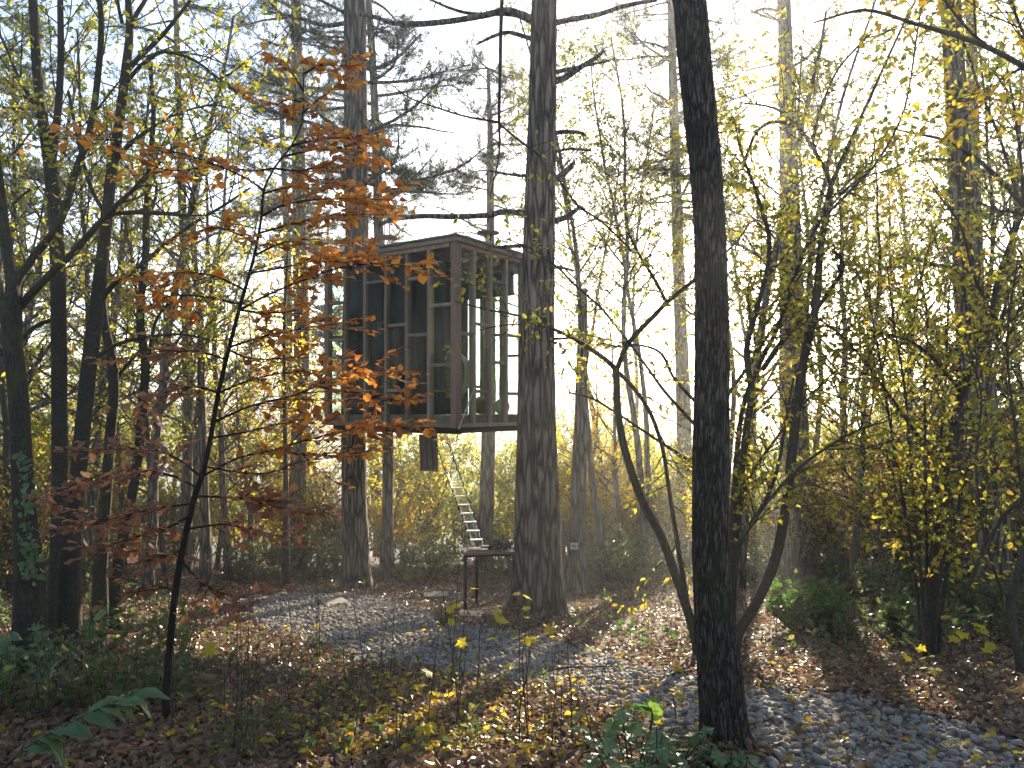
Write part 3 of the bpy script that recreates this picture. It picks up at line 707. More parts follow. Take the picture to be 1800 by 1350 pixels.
# roof hangers: flat plates on rods and cables that hold the cube to the pines
for a, b in ((1.72, .55), (.35, 1.15)):
    m_ = MB(); c = L3(a, b, ZT + .065)
    for s in (-.05, .05): m_.tube([c + U * s, c + U * s + UP * .55], [.009, .009], 6)
    o = m_.build('hanger_rod', M['steel'], th, TO); m_ = MB(); q = c + UP * .26
    n = 16; ring = [q + Vector((math.cos(t * 6.283 / n) * .16, math.sin(t * 6.283 / n) * .16, 0)) for t in range(n)]
    m_.add([tuple(p) for p in ring] + [tuple(p + UP * .018) for p in ring] + [tuple(q), tuple(q + UP * .018)],
           [(2 * n, (t + 1) % n, t) for t in range(n)] + [(2 * n + 1, n + t, n + (t + 1) % n) for t in range(n)])
    m_.add([tuple(p) for p in ring] + [tuple(p + UP * .018) for p in ring], [(t, (t + 1) % n, n + (t + 1) % n, n + t) for t in range(n)])
    m_.build('hanger_plate', M['board'], th, TO)
m_ = MB(); c = L3(LA - .03, .04, ZT + .06); m_.tube([c, c + UP * .5], [.011, .011], 6); m_.build('hanger_rod', M['steel'], th, TO)
m_ = MB(); p, q = L3(-.03, .35, 2.75), L3(-.03, .02, ZB - .02)
for k in range(15):
    t = k / 15; s = p.lerp(q, t); e = p.lerp(q, t + 1 / 15 * .8); m_.tube([s, e], [.007 if k % 2 else .011] * 2, 5)
m_.build('chain', M['alu'], th, TO)

# ---- inside the cube
c = L3(.66, .75, 0); hz0, hz1 = 2.62, 3.36
hc = thing('hanging_chair', 'egg-shaped woven wicker hanging chair seen through the corner glass', 'chair', (c.x, c.y, hz0))
def egg(t, a):      # t 0 bottom .. 1 apex
    r = .27 * math.sin(math.pi * min(1, t * .72 + .10)) ** .8 * (1 if t < .62 else (1 - t) / .38 * .95 + .05)
    return Vector((c.x + r * math.cos(a), c.y + r * math.sin(a), hz0 + (hz1 - hz0) * t))
m_ = MB()
for k in range(22):
    a = k / 22 * 6.283; m_.tube([egg(t / 12, a) for t in range(13)], [.0045] * 13, 4, False)
m_.build('frame_cane', M['wicker'], hc, hc.location); m_ = MB()
for j in range(1, 19):
    t = j / 20; m_.tube([egg(t, k / 18 * 6.283) for k in range(19)], [.004] * 19, 4, False)
m_.build('weave', M['wicker'], hc, hc.location); m_ = MB()
m_.tube([Vector((c.x, c.y, hz1 - .01)), Vector((c.x, c.y, ZT - .03))], [.008, .008], 6); m_.build('rope', M['cloth'], hc, hc.location)
def blob(name, label, cat, ctr, rad, mat, seed, squash=1.0, wr=0.06):
    r = np.random.default_rng(seed); V = []; nu, nv = 18, 10
    for i in range(nv + 1):
        ph = math.pi * i / nv
        for j in range(nu):
            a = 6.283 * j / nu; k = 1 + wr * math.sin(3 * a + seed) * math.sin(ph) + wr * .5 * math.sin(7 * a + 2 * ph * 3)
            x, y, z = math.sin(ph) * math.cos(a) * k, math.sin(ph) * math.sin(a) * k, math.cos(ph)
            x = math.copysign(abs(x) ** .8, x); y = math.copysign(abs(y) ** .8, y)
            V.append((ctr[0] + rad[0] * x, ctr[1] + rad[1] * y, ctr[2] + rad[2] * z * squash))
    ix = np.arange((nv + 1) * nu).reshape(nv + 1, nu); nx = np.roll(ix, -1, 1)
    m_ = MB(); m_.add(V, np.stack([ix[:-1], ix[1:], nx[1:], nx[:-1]], -1).reshape(-1, 4))
    base = Vector((ctr[0], ctr[1], ctr[2] - rad[2])); o = m_.build(name, M[mat], None, base, True); o.location = base
    return tag(o, label, cat)
q = L3(.55, 1.3, 0); blob('floor_cushion', 'dark green floor cushion slumped behind the treehouse glass', 'cushion', (q.x, q.y, ZB + .155 + .13), (.16, .14, .13), 'cushion', 1)
q = L3(.28, 1.38, 0); blob('floor_cushion', 'pale green square cushion lit by the far glass', 'cushion', (q.x, q.y, ZB + .155 + .11), (.11, .11, .11), 'pale_cushion', 2)
# beige throw hanging on the chair's side
m_ = MB(); V = []; nu, nv = 14, 16
for i in range(nv):
    for j in range(nu):
        t = i / (nv - 1); s = j / (nu - 1); a = -0.9 + 1.5 * s; e = egg(.86 - .8 * t, a); rr = 1.09 + .03 * math.sin(9 * s + 2 * t)
        V.append((c.x + (e.x - c.x) * rr, c.y + (e.y - c.y) * rr, e.z + .004))
ix = np.arange(nu * nv).reshape(nv, nu); m_.add(V, np.stack([ix[:-1, :-1], ix[1:, :-1], ix[1:, 1:], ix[:-1, 1:]], -1).reshape(-1, 4))
o = m_.build('throw_blanket', M['cloth'], None, hc.location, True); o.location = hc.location; s_ = o.modifiers.new('solid', 'SOLIDIFY'); s_.thickness = .012
tag(o, 'beige throw draped over the side of the wicker chair', 'blanket')
m_ = MB(); V = []; n = 60
for i in range(n):
    t = i / (n - 1); off = .035 * math.sin(t * 34) + .01 * math.sin(t * 91); b_ = .3 + off
    for z in (ZB + .16, ZT - .1): p = L3(.42 + .52 * t, b_, z); V.append(tuple(p))
ix = np.arange(2 * n).reshape(n, 2); m_.add(V, np.stack([ix[:-1, 0], ix[1:, 0], ix[1:, 1], ix[:-1, 1]], -1))
base = L3(.68, .3, ZB + .16); o = m_.build('curtain', M['curtain'], None, base, True); o.location = base; s_ = o.modifiers.new('solid', 'SOLIDIFY'); s_.thickness = .004
tag(o, 'grey-green curtain in folds behind the glass beside the dark closet', 'curtain')
# a small stool inside, legs seen in the lower panes
q = L3(.52, .25, ZB + .156); st_ = thing('stool', 'small dark stool behind the lower glass near the curtain', 'stool', q)
m_ = MB(); m_.tube([q + UP * .3, q + UP * .33], [.12, .12], 14); m_.build('seat', M['frame'], st_, q)
for k in range(4):
    a = k * 1.571 + .5; m_ = MB(); m_.tube([q + Vector((math.cos(a) * .11, math.sin(a) * .11, 0)), q + Vector((math.cos(a) * .07, math.sin(a) * .07, .3))], [.008, .01], 6); m_.build('leg', M['steel'], st_, q)

# ---- hatch door hanging under the floor
hp = P(753, 764, 10.25); hx = Vector((.95, -.3, 0)).normalized(); hn = Vector((.3, .95, 0)); hd = Vector((.03, .05, -1)).normalized()
ha = thing('hatch_door', 'timber hatch door hanging open below the treehouse floor', 'hatch', hp)
hw, hh = .125, .47
m_ = MB(); m_.box(hp + hd * hh / 2, hx * hw, hn * .008, hd * hh / 2); m_.build('panel', M['board'], ha, hp)
for s in (-1, -.3, .4, 1):
    m_ = MB(); m_.box(hp + hd * hh / 2 + hx * s * (hw - .012) - hn * .022, hx * .011, hn * .013, hd * hh / 2); m_.build('batten', M['frame_red'], ha, hp)
m_ = MB(); m_.box(hp + hd * (hh + .012), hx * (hw + .004), hn * .03, hd * .011); m_.build('end_rail', M['frame'], ha, hp)

# ---- table, ladder, things under the cube
tx = Vector((.98, .2, 0)).normalized(); ty = Vector((-.2, .98, 0)).normalized(); tc = P(857, 966, 9.45); tz = tc.z; tg = gz(tc.x, tc.y)
ta = thing('work_table', 'small table of boards on three black steel legs under the treehouse', 'table', (tc.x, tc.y, tg)); TB = ta.location.copy()
for k in range(4):
    m_ = MB(); m_.box(tc + ty * (-.15 + k * .1) - UP * .012, tx * (.31 - .01 * (k % 2)), ty * .048, UP * .012); m_.build('top_board', M['board'], ta, TB)
m_ = MB()
for a, b in (((-.3, -.17), (.3, -.17)), ((.3, -.17), (.3, .17)), ((.3, .17), (-.3, .17)), ((-.3, .17), (-.3, -.17))):
    p, q = tc + tx * a[0] + ty * a[1] - UP * .04, tc + tx * b[0] + ty * b[1] - UP * .04; m_.tube([p, q], [.013, .013], 4)
m_.build('apron', M['steel'], ta, TB)
for a, b in ((-.3, -.17), (.3, -.17), (-.11, .17)):
    p = tc + tx * a + ty * b - UP * .026; g = gz(p.x, p.y) - .03; m_ = MB(); m_.box(Vector((p.x, p.y, (p.z + g) / 2)), tx * .018, ty * .018, UP * ((p.z - g) / 2)); m_.build('leg', M['steel'], ta, TB)
rr = random.Random(4)
for k in range(3):
    q = tc + tx * rr.uniform(-.18, .05) + ty * rr.uniform(-.1, .1) + UP * (.006 + k * .014); a = rr.uniform(-.4, .4); dx = tx * math.cos(a) + ty * math.sin(a); dy = ty * math.cos(a) - tx * math.sin(a)
    m_ = MB(); m_.box(Vector((0, 0, 0)), dx * .12, dy * .04, UP * .006); o = m_.build('loose_board', M['frame_red']); o.location = q
    tag(o, ['thin loose board lying lowest on the work table', 'loose brown board lying across another on the work table', 'topmost loose brown board on the work table'][k], 'board')
heap = thing('bark_heap', 'heap of brown bark pieces on the table beside the big pine', 'bark heap', tc + tx * .17)
for k in range(60):
    q = tc + tx * (.14 + rr.gauss(0, .055)) + ty * rr.gauss(0, .045) + UP * (.012 + .07 * rr.random() ** 1.5); d = rnd_unit(rr); d.z *= .5; d.normalize()
    e = d.orthogonal(); m_ = MB(); m_.box(Vector(q), d * rr.uniform(.03, .06), e * rr.uniform(.008, .02), d.cross(e) * .005); m_.build('bark_piece', M['pine_bark'], heap, heap.location)
top = P(771, 764, 10.2); bot = P(841, 958, 9.5); ax = (bot - top); ln = ax.length; ax.normalize(); rx = Vector((.97, -.22, .06)).normalized(); rd = Vector((.2, .97, 0))
la = thing('ladder', 'steep aluminium-rung cable ladder from the table up to the hatch', 'ladder', bot); hw = .085
for s in (-1, 1):
    m_ = MB(); pts = []
    for k in range(25):
        t = k / 24; z = .012 * (1 if k % 2 else -1); pts.append(top + ax * (ln * t) + rx * (s * (hw + z * .6)) + rd * z)
    m_.tube(pts, [.0075] * 25, 5); m_.build('side_rail', M['steel'], la, bot)
for k in range(13):
    q = top + ax * (ln * (k + .6) / 13.2); m_ = MB(); m_.box(q, rx * (hw - .002), rd * .04, UP * .006); m_.build('tread', M['alu'], la, bot)
    m_ = MB(); m_.tube([q - rx * .06 + rd * .035, q + ax * (ln / 13.2) - rx * .06 - rd * .035], [.003, .003], 4); m_.tube([q + rx * .06 + rd * .035, q + ax * (ln / 13.2) + rx * .06 - rd * .035], [.003, .003], 4); m_.build('tie_wire', M['alu'], la, bot)
m_ = MB(); p = P(786, 764, 10.1); m_.tube([p, p.lerp(P(812, 845, 9.9), .5) + UP * .01, P(812, 845, 9.9), P(838, 945, 9.5)], [.006] * 4, 5); m_.build('hand_line', M['alu'], la, bot)

def slab(name, label, px, py, w, dpt, h, mat, rz):
    g = GP(px, py); X = Vector((math.cos(rz), math.sin(rz), 0)); Y = Vector((-math.sin(rz), math.cos(rz), 0))
    m_ = MB(); m_.box(Vector((0, 0, h / 2 - .02)), X * w / 2, Y * dpt / 2, UP * (h / 2 + .01)); o = m_.build(name, M[mat]); o.location = g
    bv = o.modifiers.new('bevel', 'BEVEL'); bv.width = .012; bv.segments = 2; return tag(o, label, 'slab')
slab('step_slab', 'flat grey-brown slab on the leaf litter left of the table', 766, 1054, .34, .26, .09, 'concrete', .15)
slab('step_slab', 'low slab beside the path in front of the table legs', 826, 1084, .3, .22, .05, 'concrete', -.3)
slab('step_slab', 'pale flat stone at the foot of the pine beside the gravel', 588, 1062, .3, .3, .05, 'stone', .5)

# ------------------------------------------------------------------ the traced pines
def stem(*rows): return list(rows)
big_limbs = [
    [(945, 40, 8), (915, 26, 7), (890, 19, 6), (850, 27, 5.5), (800, 36, 5), (740, 42, 5), (690, 40, 4), (660, 30, 3.5), (630, 24, 3)],
    [(945, 72, 4), (915, 62, 4), (890, 57, 3.5), (862, 66, 3), (838, 78, 2)],
    [(945, 38, 4), (900, 26, 3.5), (830, 24, 3), (790, 14, 2.5), (758, 0, 2), (720, -12, 1.5)],
    [(960, 44, 5.5), (1000, 35, 5), (1050, 26, 4.5), (1100, 10, 4), (1155, 0, 3)],
    [(962, 145, 7), (990, 138, 6), (1018, 120, 5), (1045, 103, 4), (1063, 89, 2.5)],
    [(962, 128, 4), (990, 124, 4), (1030, 115, 3), (1072, 107, 2)],
    [(960, 236, 5), (990, 232, 4), (1018, 233, 3), (1030, 238, 2)],
    [(945, 376, 9), (915, 374, 6), (880, 373, 5.5), (860, 378, 5), (800, 381, 5), (740, 380, 4.5), (690, 386, 4), (664, 397, 3)],
    [(960, 392, 6), (990, 384, 5), (1012, 370, 4), (1018, 362, 3)],
    [(960, 320, 6), (985, 310, 6), (1002, 294, 5), (1010, 284, 3)],
    [(945, 432, 4), (915, 432, 4), (880, 434, 3), (855, 432, 2)],
    [(960, 468, 3.5), (985, 470, 3), (1008, 476, 2)],
    [(962, 596, 3), (990, 595, 2.5), (1012, 594, 2)],
    [(965, 270, 3), (1000, 262, 2.5), (1040, 265, 2)],
    [(945, 310, 3), (905, 308, 2.5), (860, 300, 2)],
]
traced_pine('pine_tree', 'thick furrowed pine with bare dead branches in front of the treehouse corner',
            stem((962, 1105, 46), (958, 1070, 36), (955, 1020, 33), (953, 940, 32.5), (950, 840, 31), (947, 700, 29), (947, 560, 28), (949, 420, 27), (952, 250, 25), (955, 100, 23), (957, -30, 22)),
            8.45, seed=11, k=48, step=0.07, amp=0.05, fine=0.035, butt=0.42, limbs=big_limbs, top=4)
traced_pine('pine_tree', 'pine trunk half hidden just behind the thick furrowed pine',
            stem((926, 1062, 30), (927, 1000, 25), (930, 800, 23), (934, 600, 22), (940, 400, 20), (946, 200, 18), (950, 0, 15)), 10.3 - .9, seed=12, k=24, top=3)
traced_pine('pine_tree', 'tall straight pine behind the dark face of the treehouse',
            stem((628, 1046, 30), (626, 1000, 25), (623, 900, 22.5), (621, 760, 21.5), (622, 600, 21), (626, 430, 20), (625, 300, 19.5), (624, 150, 19.5), (623, -30, 19)), 11.9, seed=13, k=32, step=0.1, butt=0.35, top=4.5,
            limbs=[[(640, 110, 5), (660, 120, 4), (700, 100, 3), (740, 60, 2)], [(610, 40, 4), (570, 45, 4), (520, 30, 3), (470, 20, 2)], [(612, 285, 3), (580, 300, 2.5), (545, 290, 2)]],
            crown=[dict(z=(5.6, 9.6), n=20, len=(1.2, 2.3), dead=0.3, dense=2.0)])
traced_pine('pine_tree', 'slim pale pine stem rising behind the tall straight pine',
            stem((680, 1002, 13), (681, 900, 10.5), (682, 770, 10), (676, 600, 9.5), (666, 420, 9), (663, 300, 8), (657, 150, 7), (650, 30, 6), (645, -40, 5)), 13.5, seed=14, k=16, butt=0.25, top=3, mat='grey_bark',
            crown=[dict(z=(6.0, 10.5), n=26, len=(1.0, 2.4), dead=0.15, dense=1.9, needles=16)])
traced_pine('pine_tree', 'grey pine trunk standing below the right part of the treehouse',
            stem((852, 958, 15), (855, 900, 13), (858, 800, 12.5), (861, 650, 11), (862, 420, 7.5), (862, 250, 5.5), (858, 120, 2.5)), 16.0, seed=15, k=16, mat='grey_bark', butt=0.2,
            crown=[dict(z=(6.8, 9.8), n=30, len=(0.5, 1.5), dead=0.05, dense=2.0), dict(z=(4.5, 6.8), n=16, len=(0.8, 1.8), dead=0.6)])
traced_pine('pine_tree', 'pair of fused hazy pine trunks where the sun glows through',
            stem((1408, 1020, 30), (1404, 960, 26), (1398, 850, 25), (1394, 700, 23), (1390, 450, 19), (1384, 200, 14), (1378, 0, 11), (1376, -40, 10)), 14.3, seed=16, k=24, mat='grey_bark', butt=0.25, top=3,
            crown=[dict(z=(8.0, 11.5), n=14, len=(1.0, 2.0), dead=0.3)], limbs=[[(1380, 25, 3), (1350, 15, 2.5), (1320, 22, 2)], [(1386, 120, 3), (1420, 100, 2.5), (1450, 60, 2)]])
traced_pine('pine_tree', 'leaning dark pine, thickest trunk at the far right of the wood',
            stem((1768, 1118, 34), (1756, 1060, 27), (1742, 900, 26), (1726, 730, 24), (1712, 600, 22.5), (1699, 450, 21), (1688, 300, 18.5), (1677, 120, 17), (1668, -30, 16)), 7.9, seed=17, k=32, step=0.08, mat='pine_bark', butt=0.3, top=4,
            limbs=[[(1690, 290, 4), (1650, 280, 3), (1600, 285, 2)], [(1706, 465, 4), (1660, 470, 3.5), (1610, 455, 3), (1590, 457, 2)]])
traced_pine('pine_tree', 'slimmer pine stem close behind the leaning dark pine',
            stem((1730, 1040, 18), (1726, 900, 15), (1720, 700, 13), (1716, 500, 11.5), (1712, 300, 10), (1708, 100, 9), (1706, -30, 8)), 11.5, seed=18, k=18, mat='grey_bark', butt=0.2, top=3)
traced_pine('pine_tree', 'straight misty grey trunk left of the foreground leaning trunk',
            stem((1206, 1000, 16), (1204, 850, 14), (1199, 650, 12), (1192, 450, 10.5), (1186, 250, 8.5), (1180, 50, 6.5), (1178, -30, 6)), 17.5, seed=19, k=16, mat='grey_bark', butt=0.2, top=2,
            crown=[dict(z=(6.5, 12.5), n=60, len=(1.0, 2.6), dead=0.12, dense=1.9)])
traced_pine('pine_tree', 'dark pine trunk left of the treehouse behind the orange beech leaves',
            stem((520, 945, 18), (522, 880, 15), (526, 750, 14), (530, 600, 13.5), (527, 450, 12.5), (525, 280, 11), (522, 100, 9.5), (520, -30, 8.5)), 15.5, seed=20, k=18, mat='pine_bark', butt=0.2, top=2,
            crown=[dict(z=(6.2, 12.0), n=40, len=(1.2, 2.6), dead=0.12, dense=2.0, needles=18)])
traced_pine('pine_tree', 'grey double pine stem among the thin trees left of the beech sapling',
            stem((325, 965, 13), (329, 850, 9), (331, 700, 8.5), (328, 560, 8), (324, 450, 7.5), (318, 300, 6.5), (312, 100, 5), (308, -30, 4)), 14.5, seed=21, k=14, mat='grey_bark', butt=0.15,
            crown=[dict(z=(7.2, 11.0), n=22, len=(0.8, 2.2), dead=0.15)])

# broken trunk that carries the sign, and a stump beside it
traced_tree('broken_trunk', 'tall snapped trunk with a white sign, right of the thick pine', 'tree', stem((1015, 1032, 18), (1015, 980, 15), (1016, 900, 14), (1020, 750, 11.5), (1023, 620, 9.5), (1025, 507, 7)), 11.4, mat='grey_bark', seed=30, k=20, butt=.15)
traced_tree('stump', 'weathered upright stump between the thick pine and the signed trunk', 'stump', stem((986, 1030, 9), (986, 980, 8), (987, 914, 6.5)), 11.2, mat='pine_bark', seed=31, k=12)
sp = P(1009.5, 960, 11.18); sg = thing('sign', 'small white notice nailed to the snapped trunk', 'sign', sp); X = Vector((1, 0, 0)); Yv = Vector((0, 1, 0))
m_ = MB(); m_.box(sp, X * .056, Yv * .003, UP * .047); m_.build('plate', M['white_paint'], sg, sp)
m_ = MB()
def bar(x0, z0, x1, z1, w=.0045):
    a, b = sp + X * x0 + UP * z0 - Yv * .0052, sp + X * x1 + UP * z1 - Yv * .0052; d = (b - a); L = d.length; d.normalize(); m_.box((a + b) / 2, d * (L / 2), Yv * .001, d.cross(Yv) * w)
n = 14
for k in range(n):
    t0, t1 = k / n * 6.283, (k + 1) / n * 6.283; bar(.034 * math.cos(t0), .034 * math.sin(t0), .034 * math.cos(t1), .034 * math.sin(t1), .003)
bar(-.022, -.018, -.022, .02); bar(-.022, .02, .0, -.018); bar(.0, -.018, .0, .02); bar(.012, .018, .024, .0); bar(.024, 0, .012, -.018)
m_.build('lettering', M['sign_ink'], sg, sp)

# ------------------------------------------------------------------ the dark leaning trunk in the foreground
root = traced_tree('leaning_tree', 'dark bare trunk leaning in the foreground beside the gravel path', 'tree',
    stem((1278, 1322, 46), (1273, 1270, 37), (1262, 1150, 36), (1250, 1000, 32), (1249, 850, 31.5), (1251, 650, 30), (1249, 450, 27.5), (1240, 300, 27.5), (1222, 120, 28.5), (1212, 0, 28), (1203, -60, 28), (1180, -420, 25), (1160, -900, 20), (1150, -1600, 12)),
    3.75, mat='dark_bark', seed=40, k=64, step=0.035, amp=0.035, fine=0.03, butt=0.5)

# ------------------------------------------------------------------ left-hand group of slender trees
TW = dict(rate=6, len=(0.4, 1.1), ang=(0.4, 1.1), flat=0.2, wob=0.12, up=[0.25, 0.15, 0.05], kids=[5, 0], ratio=(0.35, 0.6), rmin=0.0018, r=0.007, leaf_from=0, leaves=13, size=0.05, droop=0.3, t0=0.25)
traced_tree('slender_tree', 'mossy forked tree at the left edge with ivy on its trunk', 'tree',
    stem((52, 1010, 24), (45, 930, 20), (38, 800, 17), (33, 700, 16), (22, 600, 16), (20, 540, 17), (22, 505, 11), (10, 420, 9), (0, 335, 8), (-12, 230, 7), (-25, 100, 6), (-30, -40, 5)), 6.2, mat='mossy_bark', seed=50, k=18, step=.07, fine=.015, butt=.15,
    limbs=[dict(p=[(22, 545, 8), (30, 495, 7.5), (60, 452, 7), (105, 390, 6.5), (132, 305, 6), (155, 240, 6), (168, 170, 5.5), (178, 60, 5), (174, -20, 4.5)]),
           dict(p=[(26, 550, 7), (45, 528, 7), (92, 478, 6.5), (128, 445, 6), (187, 378, 5), (228, 340, 4), (262, 308, 3), (300, 262, 2)]),
           dict(p=[(187, 377, 3.5), (240, 373, 4), (300, 376, 3.5), (332, 378, 3), (342, 352, 2), (330, 320, 1.5)]),
           dict(p=[(10, 580, 4), (-20, 520, 3.5), (-50, 470, 3)])], twig=TW, leafmat='hazel_leaf')
traced_tree('slender_tree', 'straight dark trunk that forks high up, second from the left edge', 'tree',
    stem((104, 1020, 17), (104, 900, 13), (104, 700, 12.5), (102, 500, 12), (98, 400, 11.5), (88, 290, 11), (72, 190, 8), (64, 110, 7.5), (58, 0, 7), (55, -60, 6)), 7.0, mat='smooth_bark', seed=51, k=18, step=.08, fine=.015, butt=.12,
    limbs=[dict(p=[(90, 300, 7), (97, 240, 6.5), (104, 170, 6), (107, 90, 5.5), (106, 0, 5), (108, -50, 4)]), dict(p=[(98, 560, 4), (60, 575, 3.5), (30, 605, 3), (0, 625, 2.5)]), dict(p=[(74, 200, 3), (40, 150, 2.5), (0, 60, 2)]),
           dict(p=[(92, 340, 3), (60, 330, 2.5), (20, 360, 2)])], twig=TW, leafmat='olive_leaf')
traced_tree('slender_tree', 'tall slanting trunk with many upswept limbs left of the orange sapling', 'tree',
    stem((122, 1015, 19), (130, 920, 14), (143, 780, 13.5), (156, 650, 13), (168, 560, 12.5), (177, 480, 11), (187, 390, 9.5), (198, 290, 8.5), (210, 210, 8), (221, 120, 7.5), (228, 50, 6.5), (222, -40, 5)), 6.6, mat='smooth_bark', seed=52, k=18, step=.07, fine=.015, butt=.15,
    limbs=[dict(p=[(221, 130, 5), (240, 105, 4.5), (270, 78, 4), (300, 45, 3.5), (335, 0, 3), (360, -30, 2)]),
           dict(p=[(222, 145, 4), (245, 118, 3.5), (275, 95, 3.5), (300, 92, 3), (345, 108, 2.5), (400, 150, 2), (450, 180, 1.5)]),
           dict(p=[(226, 60, 4), (240, 25, 4), (255, 0, 3.5), (268, -40, 3)]), dict(p=[(215, 40, 3.5), (208, 10, 3), (205, -30, 3)]),
           dict(p=[(180, 525, 5), (200, 500, 4.5), (235, 475, 4), (268, 448, 3.5), (330, 400, 3), (392, 362, 2.5), (440, 330, 1.5)]),
           dict(p=[(172, 628, 4), (200, 608, 3), (250, 594, 2.5), (300, 588, 2.2), (335, 590, 2), (380, 600, 1.5)]),
           dict(p=[(200, 300, 3.5), (215, 265, 3), (250, 235, 2.5), (285, 215, 2)]), dict(p=[(205, 280, 3), (235, 250, 2.5), (300, 205, 2), (380, 185, 1.5), (450, 210, 1)]),
           dict(p=[(190, 385, 4), (160, 330, 3.5), (140, 260, 3), (120, 160, 2.5)])], twig=TW, leafmat='hazel_leaf')
traced_tree('slender_tree', 'thin curved mossy trunk between the slanting trunk and the wavy stem', 'tree',
    stem((176, 1000, 12), (184, 900, 10), (194, 760, 9), (200, 690, 9), (196, 630, 8.5), (184, 570, 7), (180, 500, 6), (190, 400, 5), (200, 300, 4)), 8.2, mat='mossy_bark', seed=53, k=14, step=.09, fine=.02,
    limbs=[dict(p=[(200, 700, 4), (210, 660, 3.5), (225, 640, 3), (250, 610, 2)])], twig=TW, leafmat='olive_leaf')
traced_tree('slender_tree', 'wavy grey-green stem with a pale foot left of the beech sapling', 'tree',
    stem((203, 1018, 9), (215, 950, 8), (232, 870, 8), (244, 790, 8), (252, 700, 7.5), (256, 640, 7.5), (248, 575, 7), (248, 520, 6.5), (256, 450, 6), (258, 380, 6), (262, 310, 5), (270, 200, 4), (262, 100, 3)), 7.6, mat='mossy_bark', seed=54, k=14, step=.08, fine=.02,
    limbs=[dict(p=[(252, 650, 4), (262, 620, 3.5), (272, 570, 3), (290, 540, 2.5), (310, 530, 2)]), dict(p=[(258, 390, 3.5), (275, 340, 3), (268, 300, 2.5)])], twig=TW, leafmat='hazel_leaf')
traced_tree('slender_tree', 'short brown trunk directly behind the beech sapling stem', 'tree',
    stem((362, 975, 11), (360, 900, 8), (357, 800, 7.5), (354, 700, 7), (352, 560, 6), (340, 430, 5), (345, 300, 4)), 11.5, mat='pine_bark', seed=55, k=12, step=.12, twig=TW, leafmat='olive_leaf', trunk_twigs=dict(rate=8, len=(.6, 1.6)))
traced_tree('slender_tree', 'very thin dark stem just left of the treehouse', 'tree',
    stem((503, 890, 5), (502, 800, 4), (500, 680, 3.5), (500, 560, 3), (506, 440, 2)), 12.5, mat='smooth_bark', seed=56, k=10, step=.12, twig=TW, leafmat='gold_leaf', trunk_twigs=dict(rate=9, len=(.5, 1.3)))

# ------------------------------------------------------------------ orange beech sapling in the foreground
BD = 4.25; rng = random.Random(60)
bt = [(292, 1236, 6.48), (297, 1150, 6.12), (306, 1060, 5.76), (318, 980, 5.40), (340, 880, 5.04), (357, 830, 4.68), (372, 760, 4.32), (384, 690, 3.96), (402, 615, 3.60), (420, 545, 3.24), (436, 490, 2.88), (449, 440, 2.52), (459, 385, 2.16), (464, 335, 2.02), (482, 296, 1.80), (512, 256, 1.58), (531, 215, 1.44), (533, 170, 1.15), (534, 120, 0.86)]
pts, rad = trace(bt, BD, BD, 4); pts, rad = ground_foot(pts, rad, 1.3, .1)
bb = Vector((pts[0].x, pts[0].y, gz(pts[0].x, pts[0].y))); beech = thing('beech_sapling', 'young beech with layered orange and rust leaves in front of the treehouse', 'sapling', bb)
mb = MB(); mb.tube(pts, rad, 10); mb.build('trunk', M['beech_bark'], beech, bb, True)
